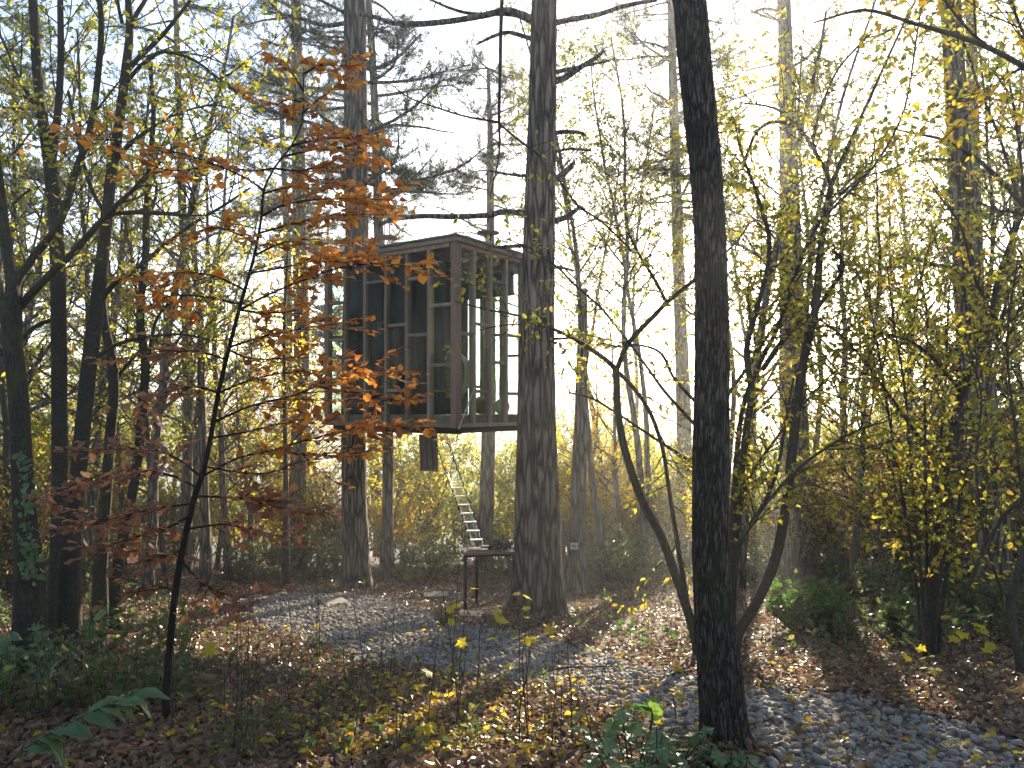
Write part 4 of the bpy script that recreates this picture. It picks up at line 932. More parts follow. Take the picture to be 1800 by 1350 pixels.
BL = [([(464, 335), (430, 312), (370, 286), (300, 265), (200, 247), (60, 243)], -.3, 20, 0), ([(482, 296), (440, 300), (380, 292), (310, 300), (260, 290)], .25, 30, 0),
      ([(531, 200), (560, 175), (595, 150)], .1, 46, 0), ([(533, 160), (515, 130), (500, 108)], -.1, 46, 0), ([(534, 130), (560, 115), (590, 108)], -.2, 46, 0), ([(533, 180), (505, 175), (480, 190)], .2, 40, 0),
      ([(512, 256), (560, 245), (620, 240), (682, 230)], -.3, 36, 0), ([(500, 275), (560, 262), (610, 262), (650, 268)], .25, 36, 0), ([(482, 296), (530, 300), (560, 290)], .1, 42, 0),
      ([(460, 380), (500, 360), (560, 350), (620, 350), (668, 343)], -.25, 36, 0), ([(455, 410), (520, 392), (590, 378), (652, 382)], .3, 36, 0), ([(464, 340), (500, 330), (545, 325), (600, 320)], .3, 30, 0),
      ([(450, 430), (420, 412), (380, 400), (350, 405)], -.2, 36, 0), ([(446, 450), (500, 425), (560, 420)], -.4, 34, 0),
      ([(418, 548), (467, 520), (540, 490), (600, 470), (670, 464), (748, 470)], -.35, 38, 0), ([(440, 480), (500, 470), (550, 460), (610, 462)], .35, 36, 0),
      ([(424, 535), (360, 522), (300, 520), (255, 540)], .3, 36, 0), ([(430, 510), (390, 490), (350, 480), (300, 478)], -.3, 34, 0), ([(420, 545), (470, 550), (520, 545), (560, 520)], .45, 34, 0),
      ([(404, 610), (460, 592), (520, 580), (568, 572)], -.35, 34, 0), ([(398, 632), (350, 618), (300, 615), (245, 625)], .3, 30, 1), ([(402, 615), (440, 630), (500, 630), (545, 620)], .3, 30, 0),
      ([(386, 690), (440, 668), (500, 655), (560, 650)], .35, 34, 0), ([(386, 690), (340, 680), (290, 690), (240, 700)], -.3, 32, 1),
      ([(376, 742), (443, 713), (520, 694), (580, 668), (650, 652), (748, 655)], -.35, 34, 0), ([(560, 680), (620, 690), (680, 705), (742, 700)], -.5, 30, 0), ([(370, 770), (430, 760), (490, 745), (545, 735)], .35, 36, 0),
      ([(358, 836), (417, 806), (483, 790), (570, 765), (650, 752), (742, 746)], -.4, 38, 0), ([(360, 820), (420, 830), (480, 830), (545, 800)], .3, 30, 1), ([(483, 790), (540, 800), (600, 800), (660, 790)], .1, 26, 0),
      ([(350, 860), (300, 835), (220, 826), (140, 845)], -.35, 36, 1), ([(356, 840), (300, 800), (240, 790), (170, 790)], .3, 34, 1), ([(345, 872), (420, 876), (480, 890), (545, 905)], -.3, 34, 1),
      ([(340, 885), (270, 895), (200, 912), (140, 932)], .25, 38, 1), ([(335, 905), (290, 930), (230, 945), (190, 960)], -.4, 34, 1), ([(330, 930), (390, 922), (440, 930), (500, 945)], .35, 32, 1),
      ([(318, 985), (360, 1030), (400, 1045), (436, 1052)], -.2, 26, 1), ([(312, 1040), (270, 1030), (232, 1040)], .2, 26, 1), ([(322, 965), (290, 980), (240, 990)], .3, 26, 1)]
br = MB(); S0, S1 = [], []
for i, (bp, dd, dens, low) in enumerate(BL):
    n = len(bp); lp, lr = trace([(x, y, 2.2 - 1.6 * k / (n - 1)) for k, (x, y) in enumerate(bp)], BD, BD + dd, 4, .05, 600 + i); lm_ = MB(); lm_.tube(lp, lr, 6); lm_.build('limb', M['beech_bark'], beech, bb, True)
    out = []; sl = S1 if low else S0
    prm = dict(rate=26 if low else 19, len=(.1, .34), ang=(.5, 1.0), flat=.85, wob=.1, up=[0.0, 0.0], kids=[3, 0], ratio=(.3, .5), rmin=.0011, r=.003, leaf_from=0, leaves=dens * .85, size=.054, droop=.08, s0=.2)
    spawn(rng, lp, lr, prm, out, sl); tubes_into(br, out, 4)
    for k in range(2, len(lp) - 1): leaf_slot(rng, lp[k], (lp[k + 1] - lp[k]).normalized(), .062, .85, .08, sl)
br.build('twigs', M['beech_bark'], beech, bb, True)['kind'] = 'stuff'
for sl, nm, ml in ((S0, 'crown', 'beech_leaf'), (S1, 'lower_leaves', 'beech_low')):
    big = sorted(range(len(sl)), key=lambda k: -sl[k][9])[:150]; bs = set(big); lm = MB()
    scatter_leaves(lm, [s for k, s in enumerate(sl) if k not in bs], OVATES); o = lm.build(nm, M[ml], beech, bb, True); o['kind'] = 'stuff'
    mes = []
    for V, Fc in OVATES:
        q = MB(); q.add(V, Fc); me = q.mesh('leaf', None, True); me.materials.append(M[ml]); mes.append(me)
    for j, k in enumerate(big):
        s = np.array([sl[k]]); X_, Y_, Z_ = frames(s[:, 3:6], s[:, 6:9]); o = bpy.data.objects.new('leaf', mes[j % 4]); col.objects.link(o); o.parent = beech
        R = Matrix((X_[0], Y_[0], Z_[0])).transposed().to_4x4(); o.matrix_basis = Matrix.Translation(Vector(s[0, :3]) - bb) @ R @ Matrix.Scale(float(s[0, 9]), 4)

# ------------------------------------------------------------------ hazels round the leaning trunk and at the right
HZ = dict(rate=5.5, len=(0.3, 0.9), ang=(0.5, 1.2), flat=0.25, wob=0.14, up=[0.15, 0.1], kids=[5, 0], ratio=(0.35, 0.6), rmin=0.0016, r=0.006, leaf_from=0, leaves=15, size=0.05, droop=0.35)
def tw(**k): return k
traced_tree('hazel', 'forked crooked hazel with wavy stem left of the foreground trunk', 'tree',
    stem((1226, 1140, 9), (1212, 1085, 8.5), (1190, 1020, 8), (1163, 945, 8), (1128, 878, 7.5), (1098, 790, 7), (1086, 720, 6.5), (1083, 648, 6.5)), 6.3, mat='mossy_bark', seed=70, k=12, step=.06, fine=.02,
    limbs=[dict(p=[(1083, 650, 5), (1066, 633, 4.5), (1030, 608, 4), (995, 588, 3.5), (960, 574, 3), (915, 556, 2.5), (860, 545, 2), (800, 530, 1.2)], d=6.3, d1=6.6, prm=tw(leaf_from=0, leaves=5, rate=4)),
           dict(p=[(1084, 650, 5), (1100, 612, 5), (1120, 585, 4.5), (1150, 555, 4.5), (1172, 532, 4), (1205, 505, 3.5), (1235, 480, 3), (1290, 430, 2), (1320, 390, 1.5)]),
           dict(p=[(1172, 532, 3.5), (1150, 490, 3), (1125, 450, 2.5), (1100, 400, 2)]),
           dict(p=[(1088, 655, 4), (1120, 690, 3.5), (1145, 730, 3.5), (1165, 790, 3.5), (1176, 860, 3.5), (1190, 950, 4), (1212, 1080, 4.5)], d=6.5, d1=6.35),
           dict(p=[(1220, 745, 3), (1170, 690, 3), (1130, 635, 2.5), (1100, 595, 2.5), (1060, 545, 2.2), (1010, 500, 2), (980, 470, 1.8), (940, 440, 1.4), (890, 420, 1)], d=6.0),
           dict(p=[(1220, 815, 3), (1150, 770, 2.5), (1090, 730, 2), (1040, 700, 2), (1000, 690, 1.5)], d=6.6),
           dict(p=[(1224, 708, 3), (1185, 665, 3), (1165, 625, 2.8), (1140, 610, 2.4), (1100, 605, 2)], d=6.7),
           dict(p=[(960, 574, 2), (900, 570, 1.5), (840, 580, 1)], d=6.6, prm=tw(rate=4))], twig=HZ, leafmat='hazel_leaf')
traced_tree('hazel', 'many-stemmed hazel fanning out right of the foreground trunk', 'tree',
    stem((1290, 1135, 11), (1300, 1108, 9), (1330, 1060, 8.5), (1362, 985, 8.5), (1380, 900, 8), (1393, 790, 8), (1403, 690, 7.5), (1418, 610, 7), (1434, 540, 6.5), (1441, 450, 6), (1450, 390, 5), (1458, 335, 4.5), (1485, 270, 3.5), (1530, 170, 2.5), (1580, 60, 2), (1620, -20, 1.5)), 6.4, mat='smooth_bark', seed=71, k=12, step=.07, fine=.02,
    limbs=[dict(p=[(1285, 1125, 8), (1288, 1000, 7.5), (1296, 880, 7), (1312, 760, 6.5), (1320, 690, 6), (1312, 620, 5.5), (1325, 560, 5), (1345, 490, 4.5), (1352, 420, 4), (1330, 340, 3), (1300, 260, 2)], d=6.5),
           dict(p=[(1283, 1100, 6), (1285, 960, 5.5), (1292, 840, 5), (1305, 720, 4.5), (1335, 640, 4.5), (1365, 580, 4.2), (1390, 510, 4), (1410, 450, 3.5), (1440, 390, 3), (1490, 330, 2), (1540, 290, 1.5)], d=6.7),
           dict(p=[(1288, 1060, 4), (1300, 960, 4), (1335, 900, 4), (1365, 830, 3.5), (1385, 720, 2.5), (1400, 640, 2)], d=6.2),
           dict(p=[(1340, 650, 5), (1375, 600, 5), (1400, 572, 4.5), (1432, 548, 4), (1462, 505, 4), (1480, 478, 3.5), (1478, 455, 3), (1462, 440, 2.5)], d=6.55),
           dict(p=[(1440, 430, 4), (1455, 380, 4), (1460, 325, 4), (1440, 280, 3.5), (1412, 235, 3.5), (1385, 218, 3), (1352, 216, 3), (1325, 240, 2.5), (1305, 300, 2)], d=6.4),
           dict(p=[(1425, 255, 3), (1400, 220, 2.5), (1360, 190, 2), (1300, 180, 1.5)], d=6.4), dict(p=[(1428, 255, 3), (1440, 200, 2.5), (1468, 130, 2), (1500, 90, 2), (1530, 60, 1.5)], d=6.4),
           dict(p=[(1445, 385, 3), (1500, 330, 2.5), (1545, 280, 2), (1590, 190, 1.8), (1612, 60, 1.5), (1625, -20, 1.2)], d=6.2),
           dict(p=[(1295, 960, 3), (1350, 880, 3), (1420, 810, 2.5), (1500, 760, 2), (1560, 740, 1.5)], d=6.0), dict(p=[(1245, 745, 3.5), (1282, 690, 3.5), (1318, 640, 3.5), (1350, 590, 3.2), (1378, 555, 3)], d=6.9),
           dict(p=[(1290, 1000, 3), (1310, 860, 3), (1365, 770, 2.5), (1440, 680, 2), (1490, 640, 1.5), (1560, 640, 1.2)], d=7.0)], twig=dict(HZ, rate=11), leafmat='hazel_leaf')
traced_tree('hazel', 'dense clump of thin upright hazel stems in front of the leaning dark pine', 'tree',
    stem((1632, 1165, 10), (1636, 1080, 8), (1642, 980, 7.5), (1655, 880, 7), (1668, 790, 6.5), (1690, 690, 6), (1720, 620, 5.5), (1742, 565, 5), (1752, 500, 4.5), (1775, 430, 4), (1810, 350, 3)), 6.2, mat='smooth_bark', seed=72, k=12, step=.07, fine=.02,
    limbs=[dict(p=[(1625 + j * 6, 1160, 3.5), (1622 + j * 9, 1050, 3.2), (1612 + j * 16, 930, 3), (1600 + j * 26, 800, 2.6), (1590 + j * 36, 680, 2.2), (1570 + j * 48 + 12 * (j % 2), 560, 1.6), (1560 + j * 56, 470, 1.2)], d=6.1 + .12 * (j % 3)) for j in range(-1, 5)]
        + [dict(p=[(1660, 860, 3.5), (1615, 770, 3), (1560, 690, 2.5), (1490, 600, 2), (1440, 560, 1.5)], d=6.3), dict(p=[(1690, 690, 3.5), (1650, 640, 3), (1600, 600, 2.4), (1530, 580, 2)], d=6.2),
           dict(p=[(1745, 555, 3), (1710, 480, 2.5), (1690, 400, 2), (1640, 330, 1.5)], d=6.0), dict(p=[(1720, 620, 3), (1780, 560, 2.5), (1830, 500, 2)], d=6.0)], twig=dict(HZ, rate=8), leafmat='hazel_leaf')
traced_tree('hazel', 'slanting thin hazel stems at the right edge of the wood', 'tree',
    stem((1806, 1235, 10), (1790, 1150, 8), (1776, 1080, 7.5), (1790, 1000, 6.5), (1815, 930, 6), (1850, 850, 5), (1880, 700, 4)), 5.4, mat='smooth_bark', seed=73, k=12, step=.06, fine=.02,
    limbs=[dict(p=[(1690, 1060, 3.5), (1715, 1000, 3.5), (1740, 950, 3.2), (1765, 905, 3), (1800, 870, 2.5), (1840, 820, 2)], d=5.6), dict(p=[(1795, 1180, 4), (1812, 1040, 3.5), (1800, 900, 3), (1785, 760, 2.5), (1770, 600, 2), (1790, 450, 1.5)], d=5.5),
           dict(p=[(1780, 1090, 3), (1735, 960, 2.5), (1715, 820, 2), (1725, 700, 1.6), (1700, 600, 1.2)], d=5.7)], twig=dict(HZ, rate=8), leafmat='hazel_leaf')
traced_tree('overhanging_branch', 'bough with yellow leaves reaching in at the upper right corner', 'tree branch',
    stem((1960, 260, 6), (1880, 180, 5.5), (1800, 118, 5), (1740, 85, 4.5), (1680, 62, 4), (1610, 42, 3.5), (1540, 20, 3), (1500, 20, 2.5), (1430, 40, 1.5)), 4.6, mat='smooth_bark', seed=74, k=10, step=.06, foot=False,
    limbs=[dict(p=[(1740, 85, 3), (1700, 50, 2.5), (1660, 0, 2), (1640, -40, 1.5)]), dict(p=[(1840, 140, 3), (1800, 60, 2.5), (1770, -10, 2)]), dict(p=[(1800, 118, 3), (1760, 140, 2), (1720, 190, 1.5)]), dict(p=[(1890, 180, 3), (1830, 200, 2), (1790, 260, 1.5)])],
    twig=dict(HZ, rate=15, leaves=16, size=.05, len=(.3, 1.0)), leafmat='gold_leaf')
traced_tree('overhanging_branch', 'leafy yellow-green bough crossing the upper part of the leaning dark pine', 'tree branch',
    stem((1930, 520, 6), (1860, 430, 5.5), (1790, 350, 5), (1730, 290, 4), (1670, 250, 3), (1610, 235, 2), (1560, 225, 1.5)), 6.8, mat='smooth_bark', seed=76, k=10, step=.06, foot=False,
    limbs=[dict(p=[(1790, 350, 3), (1760, 250, 2.5), (1720, 150, 2), (1690, 60, 1.5)]), dict(p=[(1860, 430, 3), (1810, 380, 2.5), (1740, 370, 2), (1680, 380, 1.5)]), dict(p=[(1800, 360, 3), (1790, 240, 2.5), (1770, 120, 2)])],
    twig=dict(HZ, rate=12, leaves=16, size=.055, len=(.3, 1.0)), leafmat='hazel_leaf')
# thin hanging bough in front of the sky left of the thick pine
traced_tree('hanging_branch', 'thin bare twig hanging down against the sky left of the thick pine', 'tree branch',
    stem((884, -60, 4), (882, 0, 3.5), (880, 60, 3.5), (879, 130, 3), (877, 200, 3), (878, 260, 2), (872, 300, 1.5), (862, 345, 1)), 6.0, mat='smooth_bark', seed=75, k=8, step=.08, foot=False,
    limbs=[dict(p=[(878, 215, 2), (820, 205, 1.8), (770, 190, 1.6), (720, 172, 1.2), (690, 150, 1)]), dict(p=[(878, 218, 2.2), (910, 245, 2.2), (950, 275, 2), (985, 320, 2), (1015, 360, 2), (1060, 392, 1.8), (1110, 440, 1.5)])],
    twig=dict(HZ, rate=5, leaves=6, size=.045, len=(.15, .5)), leafmat='hazel_leaf')

# ------------------------------------------------------------------ thicket, understorey and far trees: prototypes, then copies
def proto_shrub(name, cat, seed, h, stems, prm, lm, bark='smooth_bark', shapes=None, spread=0.5, sr=0.014):
    rng = random.Random(seed); out, slots = [], []
    for i in range(stems):
        a = rng.uniform(0, 6.283); t = rng.uniform(0.1, spread); d = Vector((math.cos(a) * t, math.sin(a) * t, 1)).normalized()
        grow(rng, Vector((math.cos(a) * .12 * rng.random(), math.sin(a) * .12 * rng.random(), -.08)), d, h * rng.uniform(.65, 1.05), sr, 0, prm, out, slots)
    root = thing(name, 'x', cat); mb = MB(); tubes_into(mb, out, 5); mb.build('stems', M[bark], root, None, True)
    lb = MB(); scatter_leaves(lb, slots, shapes or [KITE]); lb.build('foliage', M[lm], root); root['n'] = len(slots); return root

def proto_tree(name, seed, h, prm, lm, bark='mossy_bark', r=0.09, lean=0.06, z0=.3, nb=22, blen=(1.2, 2.6)):
    rng = random.Random(seed); p = Vector((0, 0, -.2)); d = UP.copy(); pts = [p.copy()]; n = 16
    for i in range(n): d = (d + rnd_unit(rng) * lean * 1.6 + UP * .05).normalized(); p = p + d * (h / n); pts.append(p.copy())
    rad = [r * (1.25 if i == 0 else 1 - .8 * i / n) for i in range(n + 1)]; root = thing(name, 'x', 'tree'); mb = MB(); mb.tube(pts, rad, 10); mb.build('trunk', M[bark], root, None, True)
    out, slots = [], []
    for b in range(nb):
        t = z0 + (1 - z0) * (b + rng.random()) / nb; i = min(n - 1, int(t * n)); q = pts[i].lerp(pts[i + 1], t * n - i)
        dd = side_dir(rng, UP, rng.uniform(.6, 1.25), 0); grow(rng, q, dd, rng.uniform(*blen) * (1.15 - .65 * t), max(.008, rad[i] * .45), 0, prm, out, slots)
    mb = MB(); tubes_into(mb, out, 5); mb.build('twigs', M[bark], root, None, True)['kind'] = 'stuff'
    lb = MB(); scatter_leaves(lb, slots, [KITE]); lb.build('crown', M[lm], root); root['n'] = len(slots); return root

def proto_pine(name, seed, h, z0, nb):
    rng = random.Random(seed); nr = np.random.default_rng(seed); n = 24
    pts = [Vector((.15 * math.sin(i * .3 + seed), .1 * math.cos(i * .25), -.2 + h * i / n)) for i in range(n + 1)]; rad = [.19 * (1.3 if i == 0 else 1 - .75 * i / n) for i in range(n + 1)]
    root = thing(name, 'x', 'pine tree'); mb = MB(); mb.tube(pts, rad, 12); mb.build('trunk', M['grey_bark'], root, None, True)
    out, ce, di = [], [], []; pine_crown(rng, pts, rad, z0, h, nb, (1.2, 2.7), out, ce, di, .1, .06, 1.5)
    mb = MB(); tubes_into(mb, out, 4); mb.build('twigs', M['grey_bark'], root, None, True)['kind'] = 'stuff'
    nm = MB(); needle_mesh(nm, ce, di, nr, 14, .14, .009); nm.build('crown', M['needles'], root); return root

SP = dict(wob=.1, up=[.1, .12, .05], kids=[5.5, 6, 0], ratio=(.3, .5), ang=(.4, 1.1), flat=.1, rmin=.003, leaf_from=1, leaves=20, size=.075, droop=.3, t0=.15)
TP = dict(wob=.1, up=[.12, .08, .03], kids=[4.2, 4.5, 0], ratio=(.3, .5), ang=(.4, 1.0), flat=.35, rmin=.003, leaf_from=1, leaves=22, size=.078, droop=.3, t0=.2)
S_ol = [proto_shrub('thicket_shrub', 'shrub', 101 + i, 2.6, 9, SP, 'olive_leaf') for i in range(2)]
S_go = [proto_shrub('golden_shrub', 'shrub', 111 + i, 2.6, 8, SP, 'gold_leaf') for i in range(2)]
S_br = [proto_shrub('brown_shrub', 'shrub', 121 + i, 2.5, 14, dict(SP, leaves=8, kids=[7, 6, 0]), 'brown_leaf') for i in range(2)]
S_du = [proto_shrub('bramble', 'shrub', 131 + i, 1.0, 12, dict(SP, leaves=26, size=.06, kids=[9, 7, 0], up=[-.35, -.1, 0], wob=.16), 'dull_green', spread=.9, sr=.007) for i in range(2)]
T_ol = [proto_tree('understorey_tree', 141 + i, 8.5, TP, 'olive_leaf') for i in range(2)]
T_go = [proto_tree('golden_tree', 151 + i, 8.0, TP, 'gold_leaf', 'smooth_bark') for i in range(2)]
T_ye = [proto_tree('yellowing_tree', 161, 9.0, dict(TP, leaves=20, size=.06), 'hazel_leaf', 'grey_bark', nb=30)]
T_sc = [proto_tree('screen_tree', 181 + i, 8.5, dict(TP, leaves=30, size=.058, kids=[5, 5, 0]), 'screen_leaf', 'smooth_bark', r=.06, z0=.22, nb=30, blen=(1.0, 2.2)) for i in range(2)]
T_hi = [proto_tree('high_crowned_tree', 191 + i, 10.5, dict(TP, leaves=26, size=.058, kids=[5, 5, 0]), 'screen_leaf', 'grey_bark', r=.07, z0=.5, nb=30, blen=(1.2, 2.6)) for i in range(2)]
T_pi = [proto_pine('far_pine', 171 + i, 13.5, 5.5, 46) for i in range(2)]
used = set()
LMK = [(-20, 'beyond the left edge'), (25, 'behind the ivy-clad forked tree'), (75, 'left of the straight dark trunk'), (125, 'behind the straight dark trunk'), (165, 'behind the slanting trunk'), (215, 'right of the slanting trunk'), (255, 'behind the wavy stem'), (300, 'above the earth mound'),
       (335, 'behind the grey double stem'), (385, 'behind the beech sapling'), (430, 'right of the beech sapling stem'), (475, 'just left of the dark pine trunk'), (530, 'behind the dark pine trunk'), (575, 'at the left side of the treehouse'), (625, 'behind the tall straight pine'), (685, 'behind the slim pale pine stem'),
       (740, 'behind the hanging hatch'), (790, 'behind the ladder'), (850, 'behind the grey trunk under the treehouse'), (915, 'behind the work table'), (965, 'behind the thick furrowed pine'), (1015, 'behind the signed trunk'), (1065, 'right of the signed trunk'), (1110, 'behind the crooked hazel'), (1155, 'left of the misty grey trunk'),
       (1300, 'right of the foreground trunk'), (1345, 'left of the fused pines'), (1400, 'behind the fused pines'), (1445, 'right of the fused pines'), (1485, 'behind the fresh green bush'), (1530, 'right of the fresh green bush'), (1570, 'behind the smaller green bush'), (1610, 'left of the dense hazel clump'),
       (1650, 'behind the dense hazel clump'), (1690, 'left of the leaning dark pine'), (1740, 'behind the leaning dark pine'), (1790, 'right of the leaning dark pine'), (1840, 'at the right edge'), (9999, 'beyond the right edge')]
taken = set()
def uniq(desc, px, d):
    w = min(LMK[:-1], key=lambda q: abs(q[0] - px))[1]
    for pre in ('', 'farther ', 'farthest ', 'middle ', 'hazy '):
        l = pre + desc + ' ' + w
        if l not in taken: taken.add(l); return l
    return l
def place(protos, px, d, sc, label, group, rng, wmax=1.0):
    o = protos[rng.randrange(len(protos))]; x = (px - CX) / F * d; loc = (x, d, gz(x, d)); rz = rng.uniform(0, 6.28)
    if o.name not in used:
        used.add(o.name); o.location = loc; o.rotation_euler = (0, 0, rz); o.scale = (sc,) * 3; o['label'] = label; o['group'] = group; return o
    return copy_tree(o, loc, rz, sc, label, group)
rng = random.Random(77)
G1, G2, G3, G4, G5 = 'shrubs of the thicket', 'low brambles along the clearing', 'understorey trees behind the clearing', 'far pines', 'twiggy brown shrubs on the right'
# brambles along the far rim of the clearing
for px, d in [(20, 11.5), (120, 12.5), (210, 12), (420, 13), (470, 14.2), (560, 13.6), (600, 14.6), (720, 14.2), (760, 13.4), (800, 15), (900, 14.5), (960, 13.2), (1060, 12.8), (1110, 12.2), (1150, 13.5), (1040, 15)]:
    place(S_du, px, d, rng.uniform(.75, 1.15), uniq('low dull-green bramble mound', px, d), G2, rng)
for px, d in [(1330, 12.5), (1480, 11), (1540, 9.8), (1600, 9), (1680, 8.6), (1750, 7.4), (1820, 7)]:
    place(S_du, px, d, rng.uniform(.6, .95), uniq('low dark bramble mound', px, d), G2, rng)
for i in range(26):
    px = -60 + i * 74 + rng.uniform(-20, 20)
    if 1185 < px < 1330: continue
    place((S_ol, S_br, S_go, S_ol)[i % 4], px, rng.uniform(15.5, 20.5), rng.uniform(.55, .85), uniq(('low olive shrub', 'low brown shrub', 'low golden shrub', 'low olive shrub')[i % 4], px, 18), G1, rng)
# thicket shrubs
lab = {'l': 'olive-yellow thicket shrub behind the slender trees on the left', 'c': 'leafy thicket shrub below and behind the treehouse', 'r': 'yellow-green thicket shrub behind the hazels on the right'}
zone = lambda px: 'l' if px < 560 else ('c' if px < 1180 else 'r')
for px, d, s in [(-40, 13, 1.2), (60, 14.5, 1.3), (150, 16, 1.35), (330, 17, 1.2), (420, 18, 1.3), (500, 16.5, 1.0), (720, 18.5, 1.2), (880, 19, 1.1), (960, 17, .95), (1060, 19, .9), (1120, 16, .75),
                 (1340, 17.5, .75), (1420, 18, 1.05), (1500, 15.5, 1.1), (1580, 17, 1.2), (1660, 14, 1.15), (1740, 13, 1.1), (1830, 12, 1.1), (1480, 20, 1.2), (1860, 15, 1.2), (20, 16.5, 1.35), (190, 18, 1.3), (760, 20, 1.2), (1390, 20, 1.0), (1700, 16.5, 1.25), (1790, 14.5, 1.2), (1010, 16.5, 1.15), (1070, 18.5, 1.3), (1140, 20.5, 1.25), (1190, 19, .8), (1000, 19.5, 1.35), (1050, 15, .95), (1120, 18, 1.2), (1160, 16, .9), (1370, 15.5, .9), (1430, 20.5, 1.35), (1330, 21, 1.1)]:
    pr = S_go if rng.random() < .3 else S_ol; z = zone(px)
    l_ = uniq('olive-yellow thicket shrub' if pr is S_ol else 'golden thicket shrub', px, d)
    place(pr, px, d, s * rng.uniform(.9, 1.1), l_, G1, rng)
for px, d, s in [(1540, 11.5, .95), (1620, 11, .9), (1700, 10, .9), (1480, 13, .9), (1790, 9.5, .95), (1440, 14.5, .9), (1850, 9, 1), (20, 10.5, .8), (160, 13.5, .8), (1090, 17.5, .7)]:
    place(S_br, px, d, s, uniq('twiggy brown half-bare shrub', px, d), G5, rng)
# understorey trees
tl = {'l': 'olive understorey tree filling the left background', 'c': 'olive understorey tree behind the treehouse', 'r': 'olive understorey tree in the right background'}
for px, d, s in [(-60, 16, .95), (40, 19, 1.0), (130, 21, 1.0), (210, 18, .85), (300, 22, .95), (400, 20, .8), (570, 22, .75), (800, 22, .6), (1040, 23, .5), (1470, 24, .62), (1560, 22, .66), (1650, 20, .75), (1760, 18, .8), (1850, 15, .8)]:
    pr = T_go if rng.random() < .25 else T_ol; z = zone(px)
    place(pr, px, d, s, uniq('olive understorey tree' if pr is T_ol else 'golden-leaved understorey tree', px, d), G3, rng)
for px, d, s, l_ in [(1090, 14.5, .62, 'orange-gold young tree right of the snapped trunk'), (1040, 17, .6, 'golden young tree glowing behind the snapped trunk'), (545, 20, .75, 'golden tree glowing at the left side of the treehouse'), (440, 15, .6, 'golden young tree behind the beech sapling')]:
    place(T_go, px, d, s, l_, G3, rng)
for px, d, s, l_ in [(1300, 11.5, .95, 'airy yellowing tree with small leaves behind the foreground trunk'), (1480, 12.5, .9, 'airy yellowing tree between the fused pines and the right hazels'), 
                     (1690, 10.5, .85, 'airy yellowing tree beside the leaning dark pine'), (1830, 9, .9, 'airy yellowing tree at the right edge'), (60, 9.5, .9, 'airy yellowing tree at the left edge'), (260, 11, .95, 'airy yellowing tree behind the wavy stem'), (400, 13, .8, 'airy yellowing tree behind the beech sapling top'), (1600, 14, 1.0, 'airy yellowing tree left of the leaning dark pine'), (150, 12.5, 1.0, 'airy yellowing tree behind the slanting trunk'), (330, 15, 1.05, 'airy yellowing tree behind the grey double stem'), (0, 13, 1.1, 'tall airy yellowing tree beyond the ivy-clad trunk')]:
    place(T_ye, px, d, s, l_, G3, rng)
for px, d, s in [(1060, 12.5, .95), (1160, 14, .9), (1290, 13.5, .85), (1340, 18, 1.0), (1440, 15, .95), (1520, 18, 1.0), (1110, 20, 1.1), (1000, 17, .95), (1130, 12.5, .95), (1370, 12, .9), (1075, 17, 1.05)]:
    place(T_hi, px, d, s, uniq('high-crowned slim tree', px, d), G3, rng)
for px, d, s in [(1500, 10.5, .8), (1570, 12, .9), (1640, 9.5, .85), (1720, 12, .95), (1790, 9, .9), (1850, 11, 1.0), (1455, 17.5, .95), (1600, 16, 1.0), (1680, 18, 1.1), (1040, 15.5, .6), (20, 10.5, .95), (110, 11.5, 1.0), (220, 13.5, 1.05), (290, 12, .85), (380, 16, .95), (480, 17.5, .9), (560, 17, .75)]:
    place(T_sc, px, d, s, uniq('leafy screen tree', px, d), G3, rng)
for px, d, s, l_ in [(30, 21, .95, 'far pine at the left edge of the wood'), (180, 26, 1.0, 'far pine behind the slanting trunk'), 
                     (1560, 40, .85, 'far misty pine in the right-hand gap'), (-60, 15, .95, 'dark pine beyond the left edge'), (660, 22, .95, 'far pine over the dark treehouse face'), (500, 20, .95, 'far pine behind the dark pine trunk')]:
    place(T_pi, px, d, s, l_, G4, rng)
# the wood goes on behind the photographer
for i, (x, y) in enumerate([(-9, -4), (-5, -8), (-1.5, -6), (3, -7.5), (7, -5), (11, -8), (-12, -10), (0, -12), (6, -13), (-7, -14), (13, -14), (-14, -2), (15, -1)]):
    for pr, sc in ((T_ol if i % 3 else T_go, 1.05), (S_ol, 1.3)):
        dx = 0 if pr is not S_ol else 2.0
        copy_tree(pr[i % len(pr)], (x + dx, y + dx * .4, gz(x + dx, y + dx * .4)), i * 1.7, sc, 'leafy ' + ('tree' if dx == 0 else 'shrub') + ' of the wood behind the photographer', 'wood behind the photographer')
for i, (x, y) in enumerate([(-9.5, 5), (-11, 7.5), (-13, 4.5), (-15, 8), (-12, 1.5), (-17, 5.5), (-10, 2.5), (13, 11), (15.5, 13), (12.5, 8), (17, 10), (14, 5)]):
    for pr, dx in ((T_ol if i % 3 else T_go, 0), (S_ol, 1.2)):
        copy_tree(pr[i % len(pr)], (x + dx, y - dx, gz(x + dx, y - dx)), i * 2.1, 1.15, 'leafy ' + ('tree' if dx == 0 else 'shrub') + ' of the wood outside the picture beside the clearing', 'wood beside the clearing')
for i, (x, y) in enumerate([(-6, -10), (2, -9), (9, -11), (-11, -6), (14, -5)]): copy_tree(T_pi[i % 2], (x, y, gz(x, y)), i * 1.3, 1.0, 'pine of the wood behind the photographer', 'wood behind the photographer')
for pr in S_ol + S_go + S_br + S_du + T_ol + T_go + T_ye + T_pi + T_sc + T_hi:
    if pr.name not in used:
        for c in list(pr.children): bpy.data.objects.remove(c)
        bpy.data.objects.remove(pr)

